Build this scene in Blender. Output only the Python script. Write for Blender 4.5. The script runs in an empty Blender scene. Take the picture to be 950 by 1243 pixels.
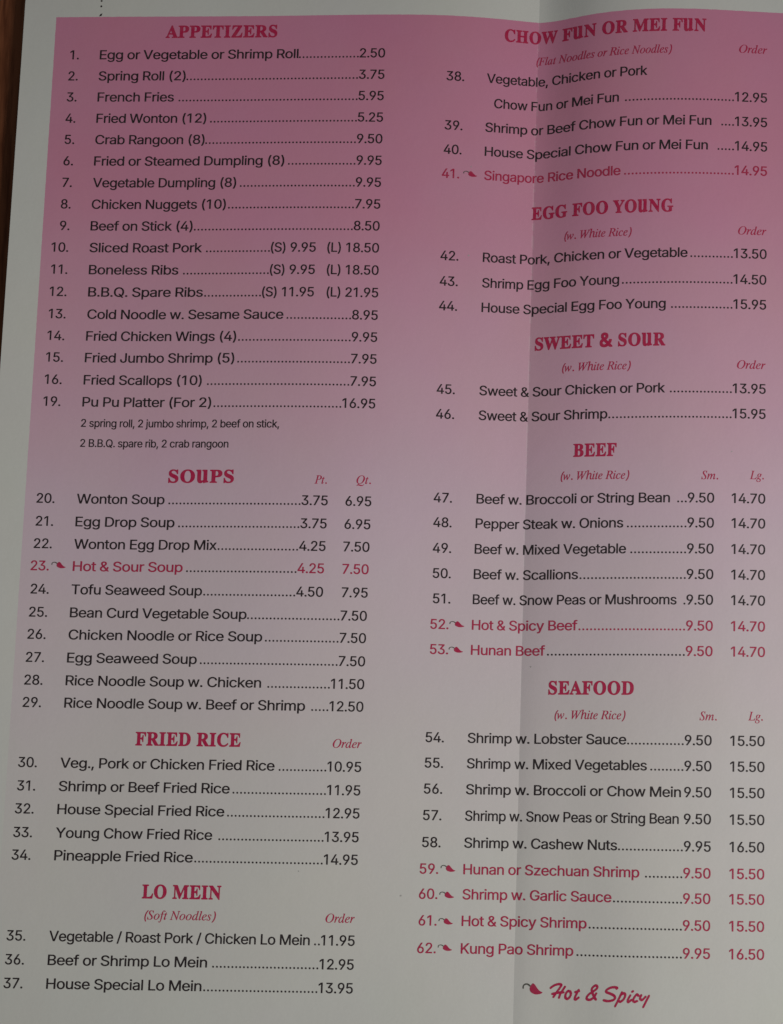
import bpy, bmesh, math, random
import numpy as np
from mathutils import Vector, Matrix
from mathutils.geometry import tessellate_polygon

sc = bpy.context.scene
col = sc.collection
MM = 0.001

# ------------------------------------------------------------------ data
# RELIEF: spline coefficients of the paper's waviness; CAM, FOCAL: the camera
# (all solved from the print's straight lines). Page coordinates are in mm:
# u runs right, v runs down, u = 0 is the fold.
GLYPHS = {
'sans': {
    ' ': (188, []),
    '&': (448, [[191,-13,131,-4,97,11,66,34,47,56,34,81,27,103,24,134,30,175,47,206,75,237,120,275,119,281,87,325,71,359,66,406,74,447,94,478,122,500,153,514,200,520,247,514,278,500,306,478,326,447,332,425,333,397,323,356,301,322,281,302,237,268,234,262,325,154,335,181,341,226,350,230,406,230,416,226,416,193,410,156,397,118,380,87,445,3,444,-1,434,-6,363,-6,353,-1,331,25,325,28,303,14,269,-1,228,-11],[168,56,203,54,228,58,256,70,278,87,169,217,146,200,124,178,112,156,107,134,111,106,125,82,141,68],[183,325,191,326,231,360,245,378,251,393,251,412,245,431,231,445,216,453,197,454,175,448,161,437,149,415,146,397,152,372]]),
    '(': (273, [[177,-102,165,-96,142,-52,120,-2,101,54,89,104,82,158,79,214,82,258,92,329,107,395,126,454,151,514,165,539,174,545,233,546,243,542,244,533,202,429,176,336,164,264,161,195,170,117,186,54,244,-96,233,-102]]),
    ')': (273, [[38,-102,29,-96,30,-89,76,20,98,92,110,161,112,229,103,304,86,383,61,461,29,539,41,546,94,546,108,539,132,492,151,445,172,373,182,326,191,261,191,154,183,98,170,48,148,-14,110,-92,97,-102]]),
    ',': (188, [[38,-126,31,-122,29,-113,58,71,69,77,138,76,145,71,145,65,95,-119,82,-126]]),
    '.': (188, [[90,-10,63,-1,47,15,40,36,42,55,52,74,65,85,84,92,109,91,128,83,144,68,150,46,149,27,142,11,128,-1,109,-9]]),
    '/': (249, [[15,-83,6,-76,8,-64,167,530,180,539,237,538,244,530,240,514,81,-76,71,-83]]),
    '0': (453, [[223,-13,189,-10,148,5,117,24,95,46,82,65,60,109,48,153,41,200,38,259,41,309,50,365,66,412,91,456,120,486,154,507,190,518,226,522,264,519,307,503,336,485,358,462,373,440,393,400,405,356,412,312,414,237,406,153,396,118,377,75,359,47,332,21,298,1,264,-10],[205,59,232,57,261,64,279,76,295,93,311,122,321,147,333,218,334,272,330,318,321,359,311,387,295,415,276,435,248,450,226,453,207,451,189,444,172,431,156,412,143,390,132,359,119,284,122,203,135,140,145,115,163,87,186,67]]),
    '1': (423, [[199,-6,193,-3,191,3,190,428,184,428,90,360,77,353,65,360,64,425,68,432,181,513,262,515,271,511,273,507,273,0,262,-7]]),
    '2': (453, [[64,-6,54,0,55,50,275,288,301,328,310,366,305,400,286,430,258,447,220,453,189,447,159,425,142,396,136,363,133,359,124,356,65,357,57,363,57,372,59,397,70,432,89,462,108,482,133,499,167,514,202,520,249,520,283,514,305,505,333,488,354,469,371,447,380,428,388,400,391,372,384,325,365,285,331,238,171,66,177,63,389,63,399,57,399,0,386,-7]]),
    '3': (453, [[210,-13,163,-7,135,2,101,18,80,34,60,56,47,78,38,106,35,131,47,138,110,137,119,131,128,103,145,81,169,65,197,58,228,57,266,65,288,77,305,97,316,122,320,147,313,178,294,210,272,226,250,235,210,241,160,241,150,245,148,250,149,303,270,443,263,446,69,447,61,453,61,509,72,515,372,514,382,506,380,456,243,300,244,296,285,291,319,278,350,258,378,228,392,203,401,168,402,131,394,93,381,65,364,43,343,25,322,12,272,-7]]),
    '4': (453, [[284,-7,273,0,271,98,43,99,34,102,30,107,30,157,33,166,233,503,237,510,249,515,309,515,318,510,318,503,124,171,271,170,274,319,284,324,340,324,352,316,352,171,356,169,412,168,421,164,423,160,421,103,412,99,359,99,352,96,352,3,349,-3,340,-7]]),
    '5': (453, [[216,-13,160,-4,129,9,91,36,74,56,62,78,53,103,52,131,63,137,123,136,131,131,147,93,169,71,204,58,241,58,266,67,281,78,304,106,317,143,318,168,314,193,304,218,281,247,263,260,235,269,207,270,185,266,157,256,129,240,69,246,60,250,59,265,86,506,88,510,98,515,366,514,376,506,376,453,366,446,166,446,159,440,148,320,188,335,223,340,276,335,307,322,338,303,368,272,388,234,399,190,399,140,392,106,379,75,362,50,335,24,291,0,254,-11]]),
    '6': (453, [[220,-13,192,-11,151,3,114,25,92,47,73,76,57,125,54,159,57,193,72,247,104,306,241,509,254,515,320,514,329,509,327,500,204,318,248,320,292,312,326,297,361,269,380,240,396,193,398,156,395,122,389,97,376,68,361,47,339,25,320,12,286,-4,258,-11],[214,56,251,59,267,65,281,75,306,106,317,147,317,165,312,193,295,225,270,248,242,257,208,257,189,251,173,241,148,212,135,172,139,128,156,90,186,65]]),
    '7': (453, [[100,-7,91,-3,91,9,308,444,62,446,52,453,53,510,66,515,387,515,397,512,401,507,401,450,398,441,176,0,162,-7]]),
    '8': (453, [[221,-13,190,-11,149,-1,105,20,83,37,65,59,52,82,45,106,42,137,48,178,65,214,93,245,128,265,99,287,83,306,71,328,63,353,61,384,63,409,71,434,96,471,130,497,168,514,193,520,227,522,277,516,318,500,355,472,381,434,388,409,391,381,388,350,381,328,358,293,325,268,325,265,358,246,387,215,404,178,410,131,407,103,397,75,372,40,352,23,321,6,293,-5,262,-11],[219,56,262,60,293,74,315,97,326,131,321,168,302,199,274,219,237,228,196,225,165,211,140,186,132,172,126,150,126,128,130,112,149,82,177,64],[217,297,252,300,277,311,298,334,308,362,309,387,297,418,274,441,252,450,221,453,183,444,158,422,145,393,144,359,158,328,183,306]]),
    '9': (453, [[133,-6,123,-1,125,10,248,188,245,191,195,190,161,196,126,212,108,225,88,244,69,275,56,319,54,357,56,385,63,413,75,438,94,466,129,495,161,511,192,519,220,522,258,520,283,514,317,498,341,482,361,462,378,435,389,410,397,375,397,332,390,291,376,254,349,203,212,0,198,-7],[222,250,258,255,286,273,306,300,318,344,312,388,295,419,267,444,226,454,195,448,167,430,147,403,138,378,135,357,141,316,158,284,186,259]]),
    'B': (456, [[60,-6,53,-3,50,3,51,510,64,515,273,513,307,507,342,491,364,477,380,460,395,435,405,403,406,353,395,316,373,289,338,266,373,248,389,236,410,208,420,188,427,153,427,122,420,88,411,66,395,44,376,28,348,12,310,0,251,-7],[134,66,139,63,245,63,276,66,307,75,320,83,333,97,343,119,345,147,332,182,310,206,282,220,245,225,135,223],[134,294,139,292,251,293,270,297,291,307,313,328,324,353,324,388,316,410,303,425,290,435,267,443,235,446,135,445]]),
    'C': (510, [[262,-13,225,-10,175,5,137,24,109,46,86,72,61,112,43,156,34,203,31,256,34,309,44,353,61,397,89,440,109,463,137,484,181,507,225,519,269,522,303,520,344,510,381,494,409,476,428,459,457,422,473,387,482,350,478,345,469,342,409,342,400,346,388,378,366,409,344,428,316,442,278,449,250,448,219,441,194,430,168,409,139,368,124,334,115,293,113,256,115,215,124,175,146,128,169,99,197,78,241,62,278,60,325,71,359,93,379,115,399,162,406,166,472,167,482,159,476,131,457,87,428,50,409,33,381,15,344,-2,306,-10]]),
    'D': (502, [[60,-6,53,-3,50,3,51,510,64,515,223,515,270,512,317,502,364,480,395,458,420,431,437,403,458,353,468,310,471,257,468,200,455,147,443,116,424,85,392,50,364,30,310,6,270,-3,223,-6],[134,66,139,63,217,64,248,66,285,74,310,85,335,103,354,125,370,153,383,194,389,241,388,288,380,328,368,360,351,388,329,411,292,433,257,442,232,445,135,444]]),
    'E': (419, [[60,-6,53,-3,50,3,51,510,64,515,370,515,379,511,382,507,382,453,373,446,135,444,135,294,357,292,365,285,365,232,364,227,354,223,135,221,134,69,139,63,376,63,384,57,384,0,373,-7]]),
    'F': (410, [[60,-6,53,-3,50,3,51,510,64,515,367,515,376,511,379,507,379,453,370,446,135,444,135,285,348,283,356,275,355,222,345,215,135,214,134,0,123,-7]]),
    'G': (520, [[262,-13,225,-10,179,3,137,24,108,47,83,75,59,115,43,156,34,203,31,256,34,309,47,362,62,400,81,432,105,459,141,487,181,507,222,518,266,522,303,519,344,510,384,491,416,470,444,440,459,418,476,381,483,350,472,342,409,342,400,346,381,384,359,413,334,432,303,445,275,449,241,447,209,438,191,428,165,406,137,365,123,331,115,293,114,231,121,184,134,150,150,122,172,97,194,80,219,68,250,61,291,61,319,67,353,86,370,103,387,128,397,150,404,190,400,193,284,193,276,197,273,253,275,257,284,262,478,261,487,253,487,190,485,159,472,113,460,87,442,62,416,36,387,17,347,-2,312,-10]]),
    'H': (517, [[60,-6,53,-3,50,3,51,510,64,515,123,515,133,510,135,296,376,295,383,300,384,510,395,515,454,515,464,511,466,507,466,3,464,-3,454,-7,395,-7,383,0,383,219,380,225,139,226,134,219,134,0,123,-7]]),
    'J': (396, [[180,-13,140,-8,108,3,93,11,63,34,43,60,29,97,23,172,27,176,37,179,96,179,105,175,110,118,118,97,131,78,149,64,171,58,202,58,221,65,238,78,253,100,259,118,262,143,262,506,265,511,274,515,337,514,345,506,345,140,341,97,322,53,304,31,277,11,230,-8]]),
    'K': (467, [[60,-6,53,-3,50,3,51,510,64,515,123,515,133,510,135,274,354,511,367,515,445,515,454,511,456,507,453,500,256,288,453,10,456,3,454,-3,445,-7,373,-6,360,0,198,227,186,219,134,163,132,-2,123,-7]]),
    'L': (393, [[60,-6,53,-3,50,3,50,507,60,515,123,515,132,511,134,507,134,66,139,63,360,63,370,57,370,0,357,-7]]),
    'M': (628, [[60,-6,53,-3,50,3,51,510,64,515,151,515,161,510,286,191,314,112,318,116,341,185,466,510,479,515,567,515,576,511,576,-2,567,-7,507,-7,496,0,495,359,492,359,488,350,352,0,342,-6,289,-7,275,0,132,362,131,0,120,-7]]),
    'N': (523, [[60,-6,53,-3,50,3,51,510,64,515,135,515,147,510,389,128,389,507,392,511,401,515,460,515,470,511,472,507,472,3,470,-3,460,-7,389,-7,375,0,135,382,132,382,132,375,134,0,123,-7]]),
    'O': (533, [[262,-13,222,-9,169,8,142,22,122,36,87,70,61,112,44,156,34,203,31,256,34,309,46,359,61,397,92,443,109,462,141,486,181,507,225,519,269,522,309,518,353,507,394,486,422,465,439,447,473,397,489,356,499,309,502,253,499,200,488,150,473,112,460,90,425,47,392,22,350,1,309,-10],[239,62,272,60,316,68,337,78,362,97,382,118,398,147,410,178,419,225,419,284,413,318,401,356,388,381,362,412,341,429,316,441,284,448,250,448,219,441,194,429,171,412,150,387,134,359,123,331,115,290,115,215,123,178,137,143,152,118,175,93,209,71]]),
    'P': (445, [[60,-6,53,-3,50,3,51,510,64,515,267,513,307,505,340,491,364,476,385,453,400,432,411,403,417,366,417,328,409,288,398,261,383,238,364,219,339,203,307,189,267,181,135,178,134,0,123,-7],[135,250,251,250,279,256,304,271,324,297,331,316,335,344,330,382,312,416,289,434,254,444,135,445]]),
    'Q': (533, [[400,-54,389,-47,353,0,303,-11,228,-10,181,2,144,20,109,46,84,74,55,124,44,156,34,199,31,249,34,309,46,359,62,399,82,431,106,459,142,487,181,507,222,518,272,522,312,518,353,506,392,487,425,462,450,434,476,390,489,356,499,309,502,253,498,193,489,153,473,112,452,78,417,37,473,-38,476,-47,466,-54],[240,62,291,61,300,64,302,68,241,150,238,156,240,162,250,166,316,165,325,158,369,105,382,118,400,150,411,181,419,224,419,284,413,318,400,359,386,384,363,412,341,429,322,439,287,448,247,448,219,441,194,429,172,412,152,390,134,359,123,331,115,290,115,215,123,178,135,146,153,118,176,93,210,71]]),
    'R': (449, [[60,-6,53,-3,50,3,51,510,64,515,270,513,310,505,342,492,367,476,383,460,401,433,411,410,417,382,418,338,411,294,396,263,369,232,329,208,328,203,432,12,435,0,423,-7,354,-7,345,-2,239,191,139,192,134,185,134,0,123,-7],[135,263,254,262,292,272,310,285,329,316,336,350,330,388,315,416,289,436,254,444,135,445]]),
    'S': (447, [[217,-15,182,-13,142,-3,101,15,79,31,57,54,42,80,32,110,29,135,32,140,42,143,107,142,115,135,124,104,146,79,170,65,217,56,260,60,289,69,314,88,329,110,336,138,334,154,327,170,313,185,276,205,157,241,110,262,75,288,58,310,47,335,42,373,46,407,57,435,82,470,105,488,145,508,192,520,226,522,260,520,292,514,319,504,351,486,385,454,398,432,407,404,409,379,398,372,335,373,327,379,322,398,311,416,291,435,254,449,207,451,167,439,139,415,126,385,126,366,131,351,146,332,170,316,314,270,370,239,393,216,408,191,416,163,417,129,414,104,399,66,379,40,357,22,329,6,298,-6,264,-13]]),
    'T': (449, [[195,-7,186,-3,184,3,184,441,179,446,29,447,22,453,23,510,35,515,420,514,426,507,426,453,420,447,273,446,266,443,265,0,254,-7]]),
    'V': (480, [[204,-6,195,-2,191,7,12,491,9,510,20,515,82,515,95,508,208,191,238,97,242,94,385,510,398,515,464,515,471,510,471,500,289,1,276,-7]]),
    'W': (686, [[154,-6,144,3,10,494,8,510,20,515,79,515,92,510,191,122,195,120,297,510,307,515,376,515,389,510,492,119,495,122,594,510,607,515,667,515,676,511,678,500,539,-2,529,-7,457,-7,446,0,345,372,342,375,240,0,229,-7]]),
    'Y': (472, [[204,-6,197,-3,194,3,193,207,10,500,9,510,20,515,89,515,101,510,235,289,239,291,371,510,382,515,454,515,462,510,461,500,278,207,277,0,267,-7]]),
    'a': (389, [[153,-15,115,-10,90,-1,65,14,41,39,30,57,23,82,21,111,26,148,46,180,68,196,93,208,140,221,256,238,265,251,262,282,250,304,237,315,221,321,196,325,168,321,148,314,127,298,110,273,99,268,40,285,34,289,33,295,42,317,58,339,84,360,109,374,134,383,171,390,212,390,240,386,274,374,306,355,331,325,340,301,346,261,346,1,334,-7,278,-6,268,-1,265,24,243,7,215,-6,184,-14],[148,54,171,52,206,57,224,66,243,82,256,101,263,120,267,145,265,175,156,158,131,149,115,138,102,114,106,86,124,63]]),
    'b': (424, [[222,-14,197,-12,169,-2,144,14,125,32,121,30,121,1,112,-6,53,-6,43,1,43,505,46,511,53,514,112,515,123,508,125,347,159,374,187,386,234,391,278,384,319,366,345,345,367,317,389,270,398,220,398,155,391,114,380,83,366,58,339,26,322,13,294,-2,262,-12],[207,55,231,54,253,59,272,70,282,80,297,99,307,120,318,170,318,208,313,236,298,276,271,308,237,322,212,323,190,318,172,309,159,298,145,280,134,258,123,214,122,186,127,145,143,101,156,83,172,68,184,60]]),
    'c': (396, [[203,-15,172,-12,138,-2,103,16,68,48,46,83,34,114,27,148,25,192,27,226,37,270,58,314,81,342,109,364,144,381,172,388,219,391,272,380,319,356,338,339,354,317,367,292,370,276,359,269,303,256,294,261,281,285,267,301,241,318,219,323,188,322,156,308,139,292,126,273,118,255,108,217,106,183,108,158,117,123,127,101,140,83,159,66,181,56,206,53,238,57,263,70,282,92,294,117,303,122,359,110,372,101,367,83,350,52,331,31,313,16,291,4,259,-8]]),
    'd': (424, [[191,-14,163,-12,138,-5,103,12,76,36,46,80,34,114,27,148,24,192,27,230,34,264,47,298,61,323,78,344,103,364,134,380,159,387,188,390,231,387,266,374,300,347,302,508,313,515,372,514,378,511,381,505,381,1,369,-6,313,-6,304,1,304,30,300,32,275,9,241,-9],[190,55,216,54,238,59,266,80,289,117,301,170,302,208,297,236,282,276,255,308,222,322,184,321,166,315,146,301,128,279,118,258,107,214,106,186,109,155,118,120,127,101,153,70,169,60]]),
    'e': (404, [[206,-14,175,-12,141,-3,107,14,75,41,47,81,34,114,27,148,24,186,27,226,34,261,47,295,78,339,106,363,141,380,169,388,200,391,231,389,269,380,297,367,330,342,354,311,367,283,376,248,381,195,380,170,369,163,113,163,108,161,112,130,130,92,157,67,181,57,222,53,253,60,275,75,297,107,306,111,363,99,373,92,369,73,357,51,344,36,316,13,266,-8],[108,230,113,227,291,227,297,233,288,267,266,300,241,317,203,324,166,316,141,298,119,267]]),
    'f': (254, [[82,-7,73,-3,71,3,71,316,66,321,7,321,-2,325,-3,378,7,385,69,387,72,447,78,472,88,491,110,513,135,526,169,535,213,535,241,529,251,523,251,516,237,469,226,463,197,468,172,463,159,450,152,432,151,391,154,386,226,385,235,382,237,375,237,328,229,321,157,321,151,316,151,0,138,-7]]),
    'g': (425, [[197,-157,138,-148,91,-127,55,-94,43,-75,43,-66,100,-35,113,-41,142,-72,169,-86,213,-90,256,-82,279,-66,289,-53,297,-35,302,-7,300,40,275,20,253,9,219,-1,197,-2,159,2,134,9,103,24,81,40,63,60,46,87,30,134,24,193,27,231,34,265,47,299,76,340,103,363,138,381,166,388,194,391,228,388,269,372,300,346,304,350,306,382,316,386,372,385,382,378,382,-13,379,-44,373,-66,353,-100,341,-114,319,-130,294,-142,266,-151],[181,68,225,68,256,80,276,100,289,122,301,165,301,218,294,250,282,278,254,309,222,322,203,323,178,319,156,309,142,297,118,259,107,215,107,168,122,118,131,103,149,84,166,73]]),
    'h': (410, [[53,-6,46,-3,43,3,43,507,53,515,112,515,122,511,123,507,125,351,162,376,187,385,219,390,253,389,281,382,312,367,331,350,351,322,363,282,367,241,367,0,356,-7,300,-7,287,0,287,232,284,258,275,285,259,305,234,319,209,323,178,317,156,305,137,282,127,257,123,228,123,0,112,-7]]),
    'i': (167, [[54,-7,46,-3,43,3,43,378,54,385,113,385,121,382,123,375,123,0,110,-7],[73,437,51,447,38,460,32,478,34,497,45,515,61,525,79,530,98,528,117,520,130,507,135,488,134,469,125,453,110,443,95,437]]),
    'j': (167, [[-10,-149,-19,-142,-19,-86,-10,-81,15,-78,25,-74,37,-58,42,-42,44,379,56,385,115,384,123,376,123,-33,119,-71,102,-108,78,-130,37,-146],[69,438,50,447,37,461,32,479,33,498,44,514,63,526,81,530,100,528,120,517,131,504,135,486,133,467,122,451,106,441,94,437]]),
    'k': (381, [[53,-6,46,-3,43,3,43,507,53,515,112,515,122,511,123,507,125,231,275,381,284,385,353,385,367,378,363,369,214,216,376,10,380,0,365,-7,297,-7,284,-2,153,163,123,135,122,-2,112,-7]]),
    'l': (167, [[53,-6,46,-3,43,3,43,507,53,515,112,515,122,511,123,507,123,0,112,-7]]),
    'm': (610, [[53,-6,46,-3,43,3,43,375,46,382,56,385,112,385,121,378,121,353,125,351,150,372,184,388,215,393,244,390,281,375,300,360,319,336,344,361,381,383,415,391,456,391,481,386,505,375,522,365,540,346,559,309,566,266,566,3,563,-3,553,-7,500,-7,487,0,487,247,484,272,476,294,462,310,444,320,419,324,394,320,375,311,361,297,349,272,345,250,345,0,334,-7,278,-7,268,-3,265,3,262,275,255,294,240,310,222,320,197,324,175,320,153,307,136,288,126,263,123,238,123,0,112,-7]]),
    'n': (410, [[53,-6,46,-3,43,3,44,379,56,385,112,385,121,378,121,353,125,349,144,366,175,382,206,389,253,389,281,382,322,360,339,341,351,322,364,275,367,238,365,-2,356,-7,300,-7,287,0,287,232,284,258,275,285,259,305,234,319,209,323,178,317,156,305,137,282,127,257,123,228,123,0,112,-7]]),
    'o': (415, [[203,-15,172,-12,138,-2,103,16,68,48,46,83,34,114,27,148,24,189,27,226,36,267,58,314,81,342,109,364,144,381,172,388,213,391,247,387,278,378,309,362,348,326,370,292,380,264,388,226,390,180,388,145,373,92,354,58,334,34,308,14,275,-3,244,-11],[189,55,225,55,247,61,263,71,289,101,301,130,308,161,308,214,292,267,276,292,263,305,247,315,228,321,188,322,153,306,139,292,125,270,108,217,107,164,112,139,124,108,138,86,153,70,169,60]]),
    'p': (424, [[53,-149,46,-146,43,-139,44,379,56,385,112,384,120,379,121,348,125,346,150,368,187,386,237,390,262,388,290,380,322,364,347,343,376,301,391,264,398,220,398,158,391,114,380,83,362,52,331,20,294,-2,262,-12,228,-15,187,-10,153,7,125,30,123,-142,112,-149],[208,54,231,54,253,59,267,67,284,82,307,120,318,173,318,208,313,236,297,278,284,296,269,309,253,318,228,323,187,318,159,298,144,278,134,258,123,214,122,186,127,145,143,101,156,82,173,67,187,59]]),
    'r': (259, [[53,-6,46,-3,43,3,43,378,56,385,112,385,121,378,121,357,125,355,147,372,175,385,212,391,244,390,252,382,252,322,240,317,209,320,169,311,143,291,127,263,123,238,123,0,112,-7]]),
    's': (365, [[173,-14,117,-5,70,18,54,33,41,51,32,70,27,95,39,102,95,112,105,106,120,75,136,62,164,53,201,53,226,61,248,78,258,101,255,117,245,132,230,142,117,173,86,188,70,199,51,220,42,242,37,270,38,289,44,314,55,333,70,351,89,365,114,377,148,387,176,390,214,389,258,378,295,356,321,323,331,301,332,289,320,282,267,272,258,276,243,301,223,319,205,325,170,325,142,315,128,301,119,283,121,264,133,247,148,238,264,206,308,181,328,158,337,136,339,89,333,64,322,45,308,28,289,14,264,1,236,-9]]),
    't': (227, [[163,-10,135,-7,104,4,83,18,68,37,59,62,55,90,55,318,51,321,7,321,-3,327,-2,381,7,385,54,387,55,468,57,472,66,477,122,477,135,471,136,390,138,386,204,385,214,377,214,331,211,324,201,321,141,321,136,315,138,81,145,65,157,58,172,56,201,60,210,56,222,6,221,-1,210,-6]]),
    'u': (410, [[178,-11,131,-4,94,16,70,39,52,76,43,136,44,380,56,385,112,385,123,380,123,145,127,117,137,92,159,68,178,60,209,57,234,63,253,74,273,98,282,120,287,155,287,380,300,385,359,385,367,376,366,-2,356,-6,297,-6,289,1,287,31,265,13,234,-3,212,-9]]),
    'w': (567, [[138,-6,127,0,122,16,16,366,16,382,26,385,85,385,97,378,170,119,241,375,245,382,254,385,313,385,327,378,394,125,398,120,470,378,482,385,542,385,551,381,552,369,438,-2,429,-6,370,-7,358,0,286,257,282,259,209,0,198,-6]]),
    'x': (379, [[21,-6,13,0,14,7,142,194,24,369,21,375,23,382,34,385,99,385,109,381,190,256,271,380,284,385,349,385,357,382,359,375,356,369,237,191,363,10,365,3,363,-3,356,-6,290,-7,277,-2,190,132,102,-1,90,-7]]),
    'y': (389, [[80,-151,49,-146,40,-140,52,-85,65,-80,96,-83,115,-76,134,-51,151,-1,11,368,10,380,21,386,83,386,94,380,192,105,196,102,295,380,308,386,368,386,377,382,379,371,202,-85,183,-114,152,-137,121,-149]]),
    'z': (380, [[42,-6,32,0,34,50,237,313,233,317,48,317,38,325,39,379,51,385,329,385,339,382,341,375,340,325,143,66,148,62,339,62,348,53,348,3,345,-3,336,-7]]),
},
'it': {
    ' ': (175, []),
    '(': (201, [[107,-109,99,-103,77,-62,62,-18,53,29,50,79,52,129,61,188,74,238,94,294,117,344,147,394,177,435,222,482,272,482,276,475,215,397,182,340,159,291,140,238,127,188,119,132,118,50,130,-21,143,-62,161,-103,153,-110]]),
    ')': (201, [[6,-109,0,-106,0,-103,63,-21,94,32,117,82,138,141,157,238,157,335,144,400,132,438,115,475,122,482,169,482,177,475,198,435,213,391,222,341,226,291,223,241,214,182,203,138,185,85,158,25,132,-18,97,-65,53,-109]]),
    '.': (180, [[89,-12,74,-10,58,1,48,16,45,35,47,53,55,68,67,79,86,84,105,82,121,73,130,60,135,38,132,19,124,3,111,-7]]),
    'F': (406, [[-27,-3,-33,3,-27,14,16,25,26,35,35,53,126,385,131,413,129,432,119,441,85,449,82,453,85,463,94,468,421,466,423,460,404,360,398,352,388,353,385,357,382,391,376,412,368,422,354,431,307,438,251,438,226,435,213,425,171,263,223,261,263,269,289,285,316,327,329,326,331,319,292,169,285,154,276,153,269,158,270,203,260,223,244,229,216,232,166,232,161,228,119,69,116,41,119,28,126,23,169,13,172,7,169,0,163,-3]]),
    'L': (449, [[-21,-3,-26,3,-21,15,4,19,22,25,33,35,42,53,136,400,138,422,134,435,119,444,92,449,89,453,91,463,98,468,276,467,280,463,276,452,245,445,232,438,223,427,213,407,129,94,119,57,119,44,126,33,151,27,248,28,301,37,329,50,348,64,367,85,395,130,401,135,407,135,412,132,413,125,370,0,364,-3]]),
    'N': (500, [[342,-14,332,-4,161,352,154,360,72,52,72,36,76,27,89,21,120,16,124,11,121,2,114,-3,-27,-3,-35,2,-33,11,-27,17,-2,20,17,29,33,55,128,396,128,415,124,427,108,443,81,452,81,461,85,467,176,468,185,463,351,122,358,136,431,411,430,430,426,438,414,444,382,449,378,455,380,461,389,468,529,468,537,465,536,455,530,449,498,443,485,437,470,411,356,-4,351,-12]]),
    'O': (516, [[197,-13,137,-5,103,9,69,34,41,70,24,112,18,162,24,215,36,256,62,309,100,361,152,412,200,444,241,463,291,476,350,476,391,466,431,444,456,421,476,393,488,365,495,334,497,293,491,250,476,200,453,153,423,109,381,63,353,39,294,5,250,-8],[184,15,219,15,244,21,289,46,319,75,342,103,363,137,384,181,400,228,410,271,415,318,413,365,405,396,391,421,374,437,353,446,322,451,291,448,262,437,228,416,199,390,168,350,130,278,112,225,104,184,101,137,104,96,112,69,128,43,147,27,169,18]]),
    'P': (403, [[-30,-3,-35,3,-30,15,-5,19,13,25,23,35,33,53,126,400,128,419,125,435,114,443,82,449,79,453,82,464,89,468,276,467,345,456,392,422,396,416,411,363,409,335,402,313,389,291,366,266,339,246,292,228,254,221,164,220,151,215,108,47,109,35,117,25,164,15,167,10,163,0,154,-3],[167,247,195,246,232,249,267,259,295,276,310,294,324,325,329,363,323,400,307,424,276,438,248,441,226,439,213,432,201,400,163,263,162,253]]),
    'Q': (516, [[286,-133,242,-127,149,-103,111,-98,77,-104,30,-127,24,-123,19,-117,21,-111,132,-11,136,-4,108,7,80,25,48,58,32,86,23,118,19,177,27,227,50,289,86,346,128,393,177,431,233,461,280,475,324,477,367,471,402,459,433,440,453,421,471,396,484,368,491,339,493,299,490,261,477,214,456,168,424,118,383,74,341,39,292,11,242,-6,171,-14,139,-39,142,-42,208,-47,308,-74,345,-79,383,-71,412,-54,445,-25,452,-25,459,-32,459,-39,421,-79,383,-109,336,-128],[195,14,233,19,267,33,308,65,330,90,355,128,378,174,396,224,408,280,412,324,409,364,399,399,386,420,367,437,345,446,314,450,286,447,245,431,220,413,195,389,164,349,141,308,123,261,104,186,100,130,104,93,114,64,126,46,139,33,170,17]]),
    'R': (451, [[-30,-3,-35,3,-30,15,10,24,23,35,33,53,126,400,128,419,125,435,114,443,82,449,79,453,82,464,89,468,320,465,360,456,391,438,410,418,423,388,426,363,412,310,364,262,295,232,370,53,391,25,423,13,420,0,414,-3,314,-2,220,222,160,227,153,222,116,85,109,47,111,35,117,24,129,18,160,14,163,10,160,0,151,-3],[186,253,245,256,278,266,307,283,327,303,339,332,343,366,332,407,307,428,248,439,223,436,213,428,200,397,163,260,167,255]]),
    'S': (369, [[150,-12,94,-4,44,10,28,6,12,-11,6,-11,0,-6,22,141,28,148,37,149,41,144,46,103,56,72,69,51,90,30,115,18,156,15,187,24,212,44,229,78,233,103,231,119,219,150,190,190,120,266,95,307,86,335,85,353,93,397,102,416,119,437,144,457,172,470,200,477,234,478,269,473,312,460,325,463,340,476,348,475,353,466,333,341,328,334,320,335,316,341,313,372,304,403,291,425,269,442,237,449,209,448,181,434,165,413,158,375,164,347,190,307,263,228,286,197,300,160,304,119,297,85,286,60,272,40,250,19,206,-4,181,-10]]),
    'W': (592, [[87,-14,81,-10,80,3,95,412,91,428,84,438,72,445,41,451,38,459,41,465,47,468,222,468,231,462,225,450,200,448,183,440,174,428,171,415,159,184,157,137,159,131,318,356,320,396,316,428,310,437,300,444,269,450,266,459,272,467,441,468,449,462,444,450,406,441,396,421,390,371,381,146,381,138,384,137,541,371,560,406,567,428,564,437,550,445,524,450,520,456,525,465,531,468,659,468,667,465,669,459,666,452,644,444,628,434,596,396,322,-10,309,-13,304,-4,316,290,312,295,101,-7,94,-13]]),
    'a': (342, [[50,-11,25,-5,6,10,-4,27,-10,64,-7,102,5,149,31,205,55,239,103,287,123,302,153,315,184,319,206,315,222,305,231,294,244,312,292,311,294,305,234,89,225,45,231,39,244,43,281,81,292,74,291,67,259,27,228,1,203,-9,190,-10,181,-7,171,2,165,20,178,90,146,49,115,17,78,-6],[71,39,94,38,120,55,153,93,183,142,204,192,215,239,216,255,213,277,203,290,181,295,162,291,144,281,118,255,93,214,71,158,58,102,59,55]]),
    'c': (298, [[100,-11,72,-8,47,3,25,21,9,45,0,74,-4,108,-1,139,8,174,27,211,44,236,67,261,103,289,134,306,168,316,209,319,234,313,252,302,266,283,270,264,262,241,250,230,237,226,218,228,208,236,201,258,205,270,216,286,212,294,200,296,175,293,147,280,112,249,83,199,65,139,63,102,65,80,78,49,90,35,106,28,125,26,156,32,193,54,227,83,240,70,187,20,147,-2]]),
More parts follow.
